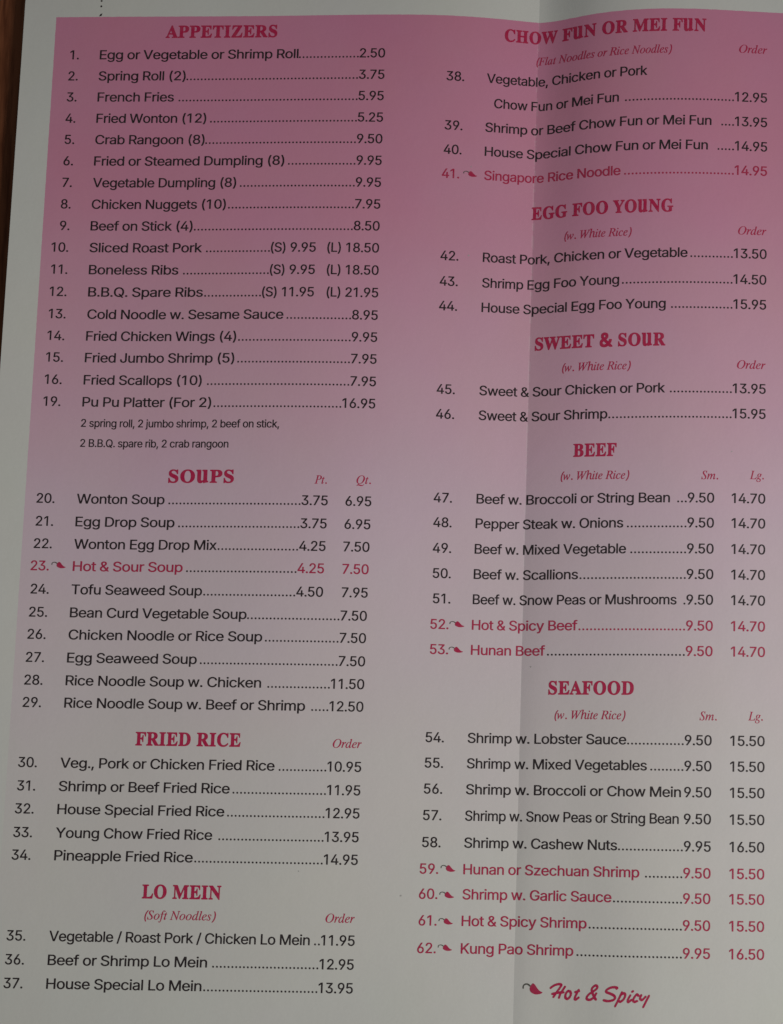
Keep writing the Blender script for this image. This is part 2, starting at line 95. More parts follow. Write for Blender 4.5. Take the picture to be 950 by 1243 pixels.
    'd': (355, [[60,-11,38,-8,17,4,0,24,-10,49,-12,74,-6,117,6,152,25,192,43,220,77,261,105,286,129,302,160,315,192,319,217,316,242,304,272,436,270,445,263,449,235,452,231,458,233,464,238,470,285,477,332,489,342,489,347,483,346,470,237,49,240,36,251,34,270,44,304,81,317,75,317,67,262,8,235,-8,217,-11,198,-6,184,8,180,30,189,80,185,81,151,37,123,11,92,-6],[78,33,101,32,129,48,158,80,186,124,212,180,227,236,227,274,222,286,213,293,198,297,176,293,154,282,135,267,117,247,94,211,65,142,56,99,55,70,59,52,67,39]]),
    'e': (287, [[87,-10,62,-6,40,2,18,20,2,47,-5,72,-6,115,-1,144,14,184,30,212,56,247,81,271,109,291,137,307,165,316,203,319,231,313,253,295,260,275,256,240,240,215,209,187,168,165,118,150,65,139,59,103,68,56,85,37,112,30,124,30,156,37,187,55,218,82,224,80,232,69,206,40,164,9,118,-7],[70,165,74,163,109,171,140,183,169,203,184,220,197,247,201,272,196,289,181,295,162,291,140,279,124,265,92,219]]),
    'f': (199, [[-50,-156,-72,-150,-87,-137,-94,-122,-92,-103,-79,-87,-66,-84,-54,-87,-43,-100,-42,-112,-45,-125,-41,-131,-22,-122,-10,-100,7,-43,67,275,62,280,9,281,5,288,8,300,15,307,71,308,92,382,109,418,131,448,159,473,187,486,209,489,228,489,246,484,266,469,276,453,278,438,275,423,259,408,243,405,231,408,218,422,215,435,219,460,209,465,184,457,167,432,152,385,137,310,140,307,206,307,212,300,210,285,203,280,131,278,82,50,47,-62,35,-87,6,-128,-19,-148]]),
    'g': (286, [[61,-156,8,-148,-20,-134,-43,-112,-51,-97,-54,-78,-46,-43,-41,-34,-14,-4,26,22,27,25,7,44,4,63,17,83,52,119,28,141,13,166,7,200,17,240,39,272,61,292,102,314,125,319,167,320,239,300,289,297,293,291,290,266,252,263,249,260,250,225,243,194,231,172,208,147,186,131,158,118,127,111,83,112,67,97,65,85,77,72,149,45,195,20,218,-6,226,-40,224,-59,215,-84,200,-106,179,-125,149,-142,120,-150],[67,-128,80,-129,135,-118,161,-99,172,-56,162,-34,142,-18,105,-2,52,14,20,-8,3,-31,-6,-65,2,-97,8,-105,30,-122],[100,135,124,134,142,142,160,160,177,191,186,228,187,263,178,285,161,297,136,298,117,289,98,269,79,235,70,191,73,160,76,150,86,139]]),
    'h': (402, [[303,-10,285,-7,263,6,248,25,242,44,240,72,246,119,278,272,274,306,266,316,250,320,225,314,200,298,174,269,150,231,138,206,128,175,91,3,81,-3,31,-3,23,3,115,447,111,462,106,469,94,476,69,480,64,484,68,506,72,513,191,514,198,509,149,287,150,281,188,328,235,360,275,369,310,362,341,331,348,281,315,115,311,84,312,56,319,43,331,39,375,52,387,31,356,6,331,-5]]),
    'i': (177, [[19,-8,2,8,-3,33,8,86,56,264,50,279,19,285,15,292,19,300,25,303,125,319,133,311,133,302,66,77,61,49,66,38,75,37,94,47,128,85,134,83,141,74,104,27,69,0,35,-11],[113,392,101,399,90,411,85,424,86,436,93,449,103,459,116,465,128,465,141,460,153,448,159,436,160,424,154,408,144,398,128,391]]),
    'l': (173, [[30,-10,14,-6,1,5,-5,24,-4,40,98,427,97,440,93,449,61,456,56,462,56,468,64,475,164,490,173,484,172,468,59,55,61,42,70,38,82,43,97,55,120,82,126,81,134,71,111,40,76,8,48,-7]]),
    'm': (550, [[397,-8,378,9,374,43,426,243,425,265,422,269,409,271,388,265,361,246,337,221,312,187,265,99,228,-2,181,-3,174,2,238,227,241,262,238,269,228,271,200,262,170,240,145,215,118,180,81,109,44,2,34,-3,-12,-1,-13,9,58,259,57,271,52,277,17,287,15,293,18,299,25,303,72,308,119,319,131,315,132,299,102,205,103,197,156,259,209,301,222,306,266,318,284,314,301,299,307,274,294,205,297,204,342,259,397,303,447,318,472,313,488,296,492,274,491,262,440,68,437,46,444,38,459,43,497,86,503,85,510,74,478,29,447,2,409,-10]]),
    'o': (351, [[103,-11,74,-8,46,3,24,21,6,45,-4,74,-7,105,-1,145,11,180,34,217,59,248,87,274,128,300,156,312,193,319,234,316,262,305,281,291,296,274,303,264,313,236,315,186,309,158,294,120,263,74,234,43,209,23,168,1,137,-8],[95,17,112,15,131,17,162,32,194,64,222,111,240,158,251,214,245,264,228,288,196,295,178,292,153,281,116,245,87,195,67,142,61,108,59,77,62,58,70,36,81,24]]),
    'r': (224, [[-9,-3,-14,0,-14,7,41,203,52,257,51,269,47,275,16,281,11,288,13,296,19,301,116,319,124,316,126,303,102,216,103,208,134,256,177,303,206,319,225,314,239,294,240,278,234,260,219,243,200,237,184,242,166,258,122,200,78,110,43,0,34,-3]]),
    's': (248, [[72,-11,47,-8,6,3,-16,-7,-22,-5,-24,2,-11,102,-6,109,3,107,8,102,12,70,24,39,38,24,51,17,75,14,97,20,112,33,120,52,122,70,113,102,59,177,40,214,37,242,45,274,66,299,81,310,103,317,141,319,194,306,203,308,209,316,219,317,223,308,211,220,203,212,197,212,192,217,181,261,159,287,131,295,119,294,105,286,96,274,95,258,99,239,169,136,179,111,182,80,170,42,147,14,113,-6]]),
    't': (187, [[20,-8,10,-3,0,11,-3,30,-1,45,60,274,57,279,22,280,18,283,18,292,26,301,67,319,98,345,133,392,148,394,152,386,131,311,135,307,179,307,184,302,184,295,176,280,122,277,63,49,66,36,73,35,85,40,98,51,123,80,129,77,136,67,101,24,67,-2,35,-10]]),
    'w': (446, [[53,-11,46,-5,41,186,36,249,31,264,23,277,-5,289,-6,295,-2,302,75,320,86,311,92,299,98,249,103,107,234,314,241,319,250,318,254,311,277,86,281,82,344,158,379,214,385,242,361,277,360,292,363,302,372,312,384,319,400,318,413,309,423,292,426,274,416,233,397,195,344,117,243,-8,234,-11,226,-5,204,202,200,207,66,-5,59,-11]]),
},
'bold': {
    ' ': (175, []),
    '&': (492, [[170,-35,130,-30,98,-20,70,-3,45,19,26,47,16,72,10,112,12,156,19,187,36,219,58,244,94,275,66,319,57,350,57,412,70,450,95,481,133,504,170,514,236,514,273,504,308,482,333,449,343,419,345,359,337,328,318,297,274,256,274,250,348,180,359,197,376,250,392,267,464,268,477,261,484,250,484,222,474,187,453,134,432,100,505,26,513,12,513,-6,505,-20,492,-28,405,-28,389,-19,355,14,348,16,305,-11,267,-26,223,-34],[181,75,230,80,268,97,170,191,136,162,126,144,124,125,129,106,142,89,158,81],[189,334,195,332,211,343,227,359,233,372,235,384,233,393,227,401,217,407,202,410,186,407,173,400,167,390,165,381,169,365]]),
    'A': (437, [[-8,-16,-18,-6,-18,25,-12,32,17,43,30,63,194,469,204,481,226,480,236,469,403,75,423,41,445,33,452,25,451,-9,442,-16,229,-16,219,-6,222,28,229,34,263,39,272,47,245,115,117,117,109,113,85,50,95,39,129,33,135,28,137,-3,133,-12,126,-16],[135,178,142,176,213,176,220,178,183,272,176,282]]),
    'B': (443, [[16,-15,7,-6,8,25,16,33,38,36,53,43,64,69,65,369,61,400,54,413,41,420,16,423,6,431,7,463,19,471,253,470,319,460,360,441,385,419,398,397,404,372,406,344,402,316,394,294,373,269,346,247,391,219,413,194,424,169,428,141,426,100,417,69,406,50,381,25,356,8,319,-7,288,-13,244,-16],[211,41,247,43,272,57,285,85,291,135,285,169,269,196,238,211,197,215,191,210,191,69,197,47],[193,269,222,271,244,278,259,288,269,307,275,338,272,372,260,403,244,413,213,418,200,415,195,410,191,388]]),
    'C': (468, [[248,-26,195,-20,145,-2,102,27,82,46,57,77,32,127,19,183,18,261,29,321,47,361,83,408,120,441,167,465,214,478,277,481,323,472,389,451,402,456,417,480,436,480,444,474,446,468,446,305,437,293,420,292,411,299,383,355,355,390,323,412,286,425,267,427,233,422,205,405,184,380,169,343,156,283,154,227,156,177,169,121,186,85,205,64,242,45,280,39,302,41,336,51,367,68,392,86,427,120,436,118,455,96,455,77,433,50,402,20,369,-1,336,-15,302,-23]]),
    'D': (496, [[21,-16,11,-6,11,25,18,32,54,41,63,63,64,372,60,400,54,413,40,420,15,423,6,431,5,460,8,466,18,471,265,469,299,464,337,454,371,438,407,413,438,378,460,338,472,297,477,250,477,213,469,144,450,91,420,50,365,10,303,-9,231,-16],[211,41,234,41,262,46,278,53,299,70,318,100,328,125,335,157,341,210,337,285,328,328,310,372,290,394,262,410,221,417,199,412,195,407,192,388,192,69,197,47]]),
    'E': (442, [[14,-16,5,-6,6,25,14,32,36,35,55,42,62,53,65,69,66,369,62,397,55,413,39,420,14,424,8,429,8,464,18,471,402,469,409,460,409,316,399,304,383,305,376,310,366,347,356,369,343,386,324,398,286,410,252,414,211,414,199,411,195,407,192,385,192,266,196,262,230,268,252,281,265,303,279,353,285,360,305,361,313,353,314,116,312,110,305,103,289,103,283,106,278,113,268,160,255,186,230,200,196,206,192,200,192,72,197,50,218,44,274,46,314,56,342,69,362,85,381,110,406,157,430,158,438,150,439,132,410,-9,399,-16]]),
    'F': (404, [[14,-15,6,-6,6,25,14,33,36,37,55,46,65,78,65,375,61,397,55,410,39,418,14,423,5,431,4,460,8,466,18,471,396,469,403,460,403,316,393,304,377,305,368,313,350,369,339,385,321,399,286,410,243,415,202,414,196,411,192,403,193,265,224,268,248,282,261,303,275,353,280,360,302,362,312,350,310,110,299,103,283,104,277,110,262,166,246,192,218,204,196,208,191,203,191,88,195,57,202,45,211,40,261,30,266,22,264,-9,255,-16]]),
    'G': (508, [[256,-26,193,-18,141,3,97,34,59,76,43,103,30,134,20,184,19,262,24,296,33,328,58,378,87,412,125,444,168,466,215,478,262,481,315,475,387,452,399,456,418,481,437,481,444,475,446,468,446,303,437,292,418,292,410,300,388,346,356,388,322,413,284,426,268,427,234,422,207,406,186,381,171,343,159,287,155,231,159,175,164,143,174,109,191,75,209,53,237,36,278,28,306,32,322,40,331,62,333,115,329,146,325,155,315,160,275,167,268,172,266,203,273,212,497,214,503,212,510,203,510,178,507,171,500,166,468,160,462,156,458,146,455,128,455,25,450,15,412,-1,359,-16,300,-25]]),
    'H': (523, [[16,-16,6,-6,7,25,16,33,41,37,53,43,60,53,64,69,65,375,63,394,56,410,44,417,16,423,8,432,7,460,10,466,19,471,238,471,248,466,251,460,248,428,241,423,203,414,197,408,194,397,191,272,197,267,328,267,332,269,333,366,329,403,322,414,281,423,275,429,273,460,279,469,503,471,513,466,516,460,516,431,506,423,469,412,462,400,459,378,459,75,462,60,470,44,485,37,510,32,516,25,516,-6,511,-12,503,-16,285,-16,278,-13,273,-6,273,25,281,33,319,41,330,60,333,94,332,203,197,205,191,200,194,63,203,43,219,36,241,33,248,28,251,22,249,-9,238,-16]]),
    'I': (261, [[14,-16,4,-6,5,25,14,33,36,37,54,45,62,57,65,69,66,372,64,397,58,413,42,419,14,423,6,428,4,435,5,463,17,471,245,470,254,460,253,432,245,423,220,420,201,413,193,391,192,75,195,60,201,47,223,37,245,33,252,28,255,22,254,-7,242,-16]]),
    'L': (426, [[16,-16,6,-6,7,25,16,33,41,37,53,43,60,53,64,69,65,375,61,400,54,413,38,420,16,423,8,432,8,463,19,471,250,470,259,460,256,429,250,423,219,420,203,414,197,407,193,391,191,82,196,53,206,46,250,43,294,50,322,60,350,78,364,94,403,166,410,170,428,169,436,160,436,141,410,-9,400,-16]]),
    'M': (634, [[14,-16,5,-6,5,25,11,32,39,37,54,44,62,57,65,72,66,378,62,403,57,413,39,420,14,423,6,432,6,460,11,468,18,471,183,471,189,468,196,460,314,182,318,178,443,466,452,471,614,471,624,465,626,432,618,423,593,417,579,410,572,394,569,366,570,72,573,57,580,42,593,36,618,33,626,25,626,-6,621,-13,614,-16,399,-16,386,-7,386,22,389,28,396,33,433,43,441,53,444,66,445,322,443,335,300,-3,286,-16,268,-15,258,-3,118,326,115,313,116,66,127,43,143,36,171,32,175,28,178,22,178,-6,168,-16]]),
    'N': (494, [[403,-26,388,-14,118,313,116,305,117,68,121,52,128,42,147,35,165,33,174,27,176,-7,165,-15,22,-15,12,-10,8,-4,9,24,18,33,40,36,57,43,63,55,67,86,67,377,36,415,15,424,9,430,9,461,15,469,159,470,378,206,382,211,379,396,375,408,368,414,331,423,325,428,322,433,324,465,334,471,478,471,487,465,487,429,481,423,444,415,436,405,433,393,432,-14,422,-26]]),
    'O': (525, [[250,-26,206,-21,157,-4,116,21,78,56,49,96,30,140,20,183,18,243,23,290,37,333,59,374,93,415,134,447,181,469,237,481,281,482,328,475,375,457,412,434,454,393,478,358,497,311,507,265,507,202,500,155,483,108,460,71,422,31,384,4,343,-14,300,-24],[247,30,268,29,300,36,322,50,340,74,360,130,367,171,370,230,362,311,351,352,337,380,325,398,306,414,290,422,262,427,225,419,202,405,183,380,167,336,158,286,154,224,162,149,177,96,193,68,209,49,228,36]]),
    'P': (418, [[16,-16,6,-6,7,25,16,33,41,37,53,43,60,53,64,69,65,375,63,394,56,410,44,417,16,423,8,432,10,465,19,471,266,470,325,460,350,450,369,438,401,403,410,388,417,363,417,303,411,278,397,253,367,222,328,202,288,193,197,189,191,185,191,82,195,57,206,41,241,33,248,28,251,22,249,-9,238,-16],[193,247,222,247,253,256,270,272,279,297,283,332,276,375,263,401,238,413,203,414,197,411,193,403]]),
    'R': (473, [[16,-16,6,-6,7,25,16,33,41,37,53,43,60,53,64,69,65,375,63,394,56,410,44,417,16,423,8,432,10,465,19,471,263,469,331,458,365,444,388,429,410,403,422,375,427,341,423,297,415,275,399,253,375,233,339,213,453,44,463,37,481,32,489,25,488,-9,478,-16,335,-14,200,191,194,196,191,191,191,85,195,60,199,47,206,41,241,33,248,28,251,22,249,-9,238,-16],[194,250,231,252,260,262,276,275,289,300,293,341,286,378,269,402,244,413,206,414,197,410,193,400,191,257]]),
    'S': (390, [[43,-26,35,-20,33,-14,33,161,40,172,62,173,70,168,86,118,103,84,125,56,153,39,190,31,228,36,254,52,263,68,268,86,263,108,249,127,225,143,118,198,82,227,59,255,43,296,41,352,46,383,59,414,93,452,121,469,146,478,171,482,209,481,300,461,307,465,318,481,342,480,349,471,349,315,340,304,321,304,316,308,296,355,276,386,252,408,228,422,190,429,159,421,139,405,130,380,137,358,153,341,175,327,300,265,330,240,350,215,366,174,369,121,364,83,350,52,334,30,309,7,284,-8,256,-18,221,-24,175,-25,140,-21,84,-4,76,-7,62,-26]]),
    'T': (423, [[92,-16,83,-6,83,25,92,33,120,37,133,42,141,53,146,75,146,413,142,417,117,414,92,405,74,392,51,360,38,310,30,302,11,302,1,313,2,463,14,471,413,469,420,460,420,313,411,302,392,302,384,310,377,344,368,366,350,391,330,404,302,414,277,416,273,413,273,75,279,50,286,41,299,36,330,32,336,27,336,-9,327,-16]]),
    'U': (435, [[141,-31,110,-25,88,-13,65,14,50,51,42,117,40,382,32,409,11,417,5,423,4,464,16,471,157,471,167,464,168,114,171,92,179,77,197,68,213,72,229,81,242,98,246,111,246,376,237,407,213,416,205,423,204,464,216,471,363,471,372,461,372,101,375,79,381,67,404,59,412,51,412,11,404,3,341,-5,257,-30,246,-21,244,17,213,-9,194,-21,172,-28]]),
    'W': (611, [[172,-27,166,-24,159,-14,17,399,7,416,-18,424,-24,430,-25,458,-21,467,-12,471,179,471,185,468,189,461,189,430,182,423,156,418,151,405,222,193,229,202,287,355,273,399,266,411,254,418,229,423,221,430,220,461,225,469,232,471,438,471,445,468,449,461,448,430,441,423,411,418,405,408,472,209,475,209,479,218,538,405,532,416,504,423,494,430,496,465,507,471,622,471,629,468,633,461,633,430,604,411,590,386,454,-21,447,-26,429,-27,418,-17,316,269,309,258,201,-17,191,-26]]),
    'Y': (426, [[103,-16,92,-6,92,25,99,32,137,41,147,57,151,78,151,169,25,397,12,413,-13,422,-22,431,-22,463,-10,471,210,469,217,460,214,428,209,424,178,420,168,413,249,255,326,378,337,403,336,410,330,416,296,422,288,428,285,460,288,466,296,471,442,469,449,460,447,428,440,422,415,411,398,391,277,191,277,91,280,60,285,47,293,40,328,33,334,28,338,22,336,-9,324,-16]]),
    'Z': (442, [[20,-16,11,-6,12,22,249,410,245,414,189,413,155,408,130,398,111,385,98,369,69,307,61,301,45,301,36,310,35,332,49,464,55,470,61,471,409,469,416,460,414,432,181,47,186,45,264,46,299,53,330,66,349,79,369,103,384,132,399,173,408,180,424,180,432,172,433,157,415,-9,405,-16]]),
}}
ITEMS = [
    ('L', 1, 'Egg or Vegetable or Shrimp Roll', -125.84, -120.1, -65.6, -119.4, '2.50'),
    ('L', 2, 'Spring Roll (2)', -125.81, -120.07, -96.18, -113.59, '3.75'),
    ('L', 3, 'French Fries', -125.77, -120.03, -99.08, -107.82, '5.95'),
    ('L', 4, 'Fried Wonton (12)', -125.73, -120.0, -89.94, -102.01, '5.25'),
    ('L', 5, 'Crab Rangoon (8)', -125.69, -119.96, -90.09, -96.21, '9.50'),
    ('L', 6, 'Fried or Steamed Dumpling (8)', -125.66, -119.93, -68.15, -90.4, '9.95'),
    ('L', 7, 'Vegetable Dumpling (8)', -125.62, -119.89, -80.91, -84.54, '9.95'),
    ('L', 8, 'Chicken Nuggets (10)', -125.58, -119.86, -83.41, -78.72, '7.95'),
    ('L', 9, 'Beef on Stick (4)', -125.54, -119.82, -92.13, -72.9, '8.50'),
    ('L', 10, 'Sliced Roast Pork', -125.5, -119.75, -89.26, -67.08, 'S9.95'),
    ('L', 11, 'Boneless Ribs', -125.37, -119.58, -95.34, -61.17, 'S9.95'),
    ('L', 12, 'B.B.Q. Spare Ribs', -125.23, -119.41, -88.41, -55.24, 'S11.95'),
    ('L', 13, 'Cold Noodle w. Sesame Sauce', -125.09, -119.27, -66.47, -49.32, '8.95'),
    ('L', 14, 'Fried Chicken Wings (4)', -125.07, -119.24, -78.86, -43.55, '9.95'),
    ('L', 15, 'Fried Jumbo Shrimp (5)', -125.06, -119.21, -79.08, -37.83, '7.95'),
    ('L', 16, 'Fried Scallops (10)', -125.04, -119.18, -87.5, -31.98, '7.95'),
    ('L', 19, 'Pu Pu Platter (For 2)', -125.02, -119.15, -84.66, -26.21, '16.95'),
    ('L', 20, 'Wonton Soup', -124.95, -119.07, -95.75, -1.0, '3.75 6.95'),
    ('L', 21, 'Egg Drop Soup', -124.93, -119.05, -92.77, 4.9, '3.75 6.95'),
    ('L', 22, 'Wonton Egg Drop Mix', -124.91, -119.04, -81.29, 10.65, '4.25 7.50'),
    ('L', -23, 'Hot & Sour Soup', -124.94, -119.04, -90.0, 16.33, '4.25 7.50'),
    ('L', 24, 'Tofu Seaweed Soup', -124.96, -119.04, -84.55, 22.27, '4.50 7.95'),
    ('L', 25, 'Bean Curd Vegetable Soup', -124.99, -119.04, -72.55, 28.13, '7.50'),
    ('L', 26, 'Chicken Noodle or Rice Soup', -125.02, -119.04, -68.18, 33.74, '7.50'),
    ('L', 27, 'Egg Seaweed Soup', -125.05, -119.05, -85.02, 39.56, '7.50'),
    ('L', 28, 'Rice Noodle Soup w. Chicken', -125.07, -119.05, -67.91, 45.28, '11.50'),
    ('L', 29, 'Rice Noodle Soup w. Beef or Shrimp', -125.1, -119.05, -56.23, 50.88, '12.50'),
    ('L', 30, 'Veg., Pork or Chicken Fried Rice', -125.17, -119.1, -63.45, 65.82, '10.95'),
    ('L', 31, 'Shrimp or Beef Fried Rice', -125.19, -119.12, -74.78, 71.6, '11.95'),
    ('L', 32, 'House Special Fried Rice', -125.22, -119.14, -75.88, 77.26, '12.95'),
    ('L', 33, 'Young Chow Fried Rice', -125.25, -119.16, -78.71, 83.06, '13.95'),
    ('L', 34, 'Pineapple Fried Rice', -125.27, -119.17, -83.43, 88.59, '14.95'),
    ('L', 35, 'Vegetable / Roast Pork / Chicken Lo Mein', -125.21, -119.16, -52.48, 108.16, '11.95'),
    ('L', 36, 'Beef or Shrimp Lo Mein', -125.2, -119.15, -78.43, 113.9, '12.95'),
    ('L', 37, 'House Special Lo Mein', -125.18, -119.15, -79.56, 119.58, '13.95'),
    ('R', 38, 'Vegetable, Chicken or Pork', -20.23, -13.99, 28.47, -113.62, ''),
    ('R', 39, 'Shrimp or Beef Chow Fun or Mei Fun', -20.25, -13.98, 45.89, -100.42, '13.95'),
    ('R', 40, 'House Special Chow Fun or Mei Fun', -20.26, -13.93, 45.05, -93.95, '14.95'),
    ('R', -41, 'Singapore Rice Noodle', -20.27, -13.83, 22.17, -87.52, '14.95'),
    ('R', 42, 'Roast Pork, Chicken or Vegetable', -20.12, -13.5, 40.25, -65.68, '13.50'),
    ('R', 43, 'Shrimp Egg Foo Young', -20.08, -13.46, 22.55, -58.94, '14.50'),
    ('R', 44, 'House Special Egg Foo Young', -20.03, -13.42, 34.79, -52.44, '15.95'),
    ('R', 45, 'Sweet & Sour Chicken or Pork', -19.88, -13.29, 35.08, -30.61, '13.95'),
    ('R', 46, 'Sweet & Sour Shrimp', -19.84, -13.26, 20.36, -24.14, '15.95'),
    ('R', 47, 'Beef w. Broccoli or String Bean', -19.69, -13.15, 36.91, -2.5, '9.50 14.70'),
    ('R', 48, 'Pepper Steak w. Onions', -19.58, -13.19, 25.06, 3.83, '9.50 14.70'),
    ('R', 49, 'Beef w. Mixed Vegetable', -19.47, -13.24, 25.91, 10.39, '9.50 14.70'),
    ('R', 50, 'Beef w. Scallions', -19.36, -13.29, 13.82, 16.84, '9.50 14.70'),
    ('R', 51, 'Beef w. Snow Peas or Mushrooms', -19.25, -13.34, 39.05, 23.26, '9.50 14.70'),
    ('R', -52, 'Hot & Spicy Beef', -19.14, -13.38, 13.97, 29.75, '9.50 14.70'),
    ('R', -53, 'Hunan Beef', -19.03, -13.43, 5.87, 36.09, '9.50 14.70'),
    ('R', 54, 'Shrimp w. Lobster Sauce', -19.81, -13.59, 26.87, 58.14, '9.50 15.50'),
    ('R', 55, 'Shrimp w. Mixed Vegetables', -19.81, -13.62, 32.16, 64.46, '9.50 15.50'),
    ('R', 56, 'Shrimp w. Broccoli or Chow Mein', -19.81, -13.65, 40.87, 70.87, '9.50 15.50'),
    ('R', 57, 'Shrimp w. Snow Peas or String Bean', -19.81, -13.68, 40.39, 77.38, '9.50 15.50'),
    ('R', 58, 'Shrimp w. Cashew Nuts', -19.82, -13.71, 25.02, 84.0, '9.95 16.50'),
    ('R', -59, 'Hunan or Szechuan Shrimp', -19.82, -13.74, 30.64, 90.47, '9.50 15.50'),
    ('R', -60, 'Shrimp w. Garlic Sauce', -19.82, -13.77, 23.81, 96.57, '9.50 15.50'),
    ('R', -61, 'Hot & Spicy Shrimp', -19.83, -13.81, 17.79, 103.0, '9.50 15.50'),
    ('R', -62, 'Kung Pao Shrimp', -19.83, -13.83, 14.64, 109.64, '9.95 16.50'),
    ('R', 0, 'Chow Fun or Mei Fun', 0, -11.78, 21.22, -106.95, '12.95'),
    ('N', 0, '2 spring roll, 2 jumbo shrimp, 2 beef on stick,', 0, -119.19, -66.28, -20.9, ''),
    ('N', 0, '2 B.B.Q. spare rib, 2 crab rangoon', 0, -119.09, -79.51, -15.68, ''),
]
HEADINGS = [
    ('APPETIZERS', -102.24, -71.65, -125.29),
    ('SOUPS', -95.05, -77.63, -6.64),
    ('FRIED RICE', -99.93, -72.54, 59.97),
    ('LO MEIN', -96.02, -75.7, 97.43),
    ('CHOW FUN OR MEI FUN', -9.42, 43.89, -125.27),
    ('EGG FOO YOUNG', -0.5, 36.2, -77.63),
    ('SWEET & SOUR', 1.32, 34.93, -42.79),
    ('BEEF', 11.88, 22.91, -14.5),
    ('SEAFOOD', 6.96, 28.53, 45.78),
]
ITALICS = [
    ('Pt.', -56.28, -53.02, -6.53),
    ('Qt.', -45.19, -41.38, -6.7),
    ('Order', -48.65, -41.15, 59.91),
    ('(Soft Noodles)', -95.08, -76.77, 102.58),
    ('Order', -48.68, -41.23, 102.63),
    ('(Flat Noodles or Rice Noodles)', -0.36, 34.83, -119.38),
    ('Order', 53.02, 60.72, -119.94),
    ('(w. White Rice)', 8.21, 25.48, -71.48),
    ('Order', 53.63, 61.26, -71.89),
    ('(w. White Rice)', 8.49, 26.09, -36.7),
    ('Order', 53.9, 61.5, -36.98),
    ('(w. White Rice)', 8.83, 26.35, -8.55),
    ('Sm.', 44.99, 49.34, -8.44),
    ('Lg.', 57.68, 61.38, -8.67),
    ('(w. White Rice)', 8.69, 26.56, 51.96),
    ('Sm.', 45.37, 49.75, 51.97),
    ('Lg.', 57.85, 61.61, 51.84),
]
CHILIES = [
    (23, -124.6, -120.92, 15.69, 14.11),
    (41, -19.5, -15.79, -88.15, -89.62),
    (52, -19.2, -15.35, 29.18, 27.72),
    (53, -19.2, -15.52, 35.62, 34.17),
    (59, -19.53, -15.81, 89.91, 88.31),
    (60, -19.64, -15.93, 96.31, 94.78),
    (61, -19.64, -16.05, 102.68, 101.19),
    (62, -19.65, -16.06, 109.02, 107.54),
]
PANEL_TOP, PANEL_LEFT = -131.1, -132.8
PRICE_LEFT = [[-42.04, -120.46], [-41.65, -68.52], [-41.26, -50.71], [-41.0, -27.47], [-41.08, 9.41], [-41.07, 49.66], [-40.99, 87.2], [-41.02, 118.39]]
PRICE_RIGHT = [[60.87, -108.64], [61.13, -95.73], [61.42, -67.06], [61.46, -54.14], [61.82, -4.04], [62.07, 34.54], [62.13, 56.55], [62.22, 108.63]]
SMALL_PRICE = [[48.39, -3.79], [48.49, 34.75], [48.52, 56.74], [48.6, 108.84]]
PINT_PRICE = [[-52.55, -1.3], [-52.63, 10.48], [-52.8, 16.13]]
SIZE_PRICE = -58.59
RELIEF = [[24.698, -11.541, -48.514], [26.244, -10.643, -47.375], [29.267, -9.345, -44.98], [32.498, -4.888, -42.544], [36.018, -1.956, -40.189], [38.59, -1.11, -37.847], [38.798, -0.409, -36.475], [38.478, -0.101, -35.928], [38.443, 0.087, -35.727], [38.901, 1.135, -34.961], [42.73, 2.994, -34.093], [45.994, 5.399, -30.714], [47.614, 7.66, -29.201], [48.07, 9.365, -27.005], [49.194, 10.347, -25.387], [49.625, 11.709, -24.531]]
CAM = [-54.46356, -77.85896, 224.73569, 0.32787, -0.08787, 0.01445]
FOCAL = 1099.89
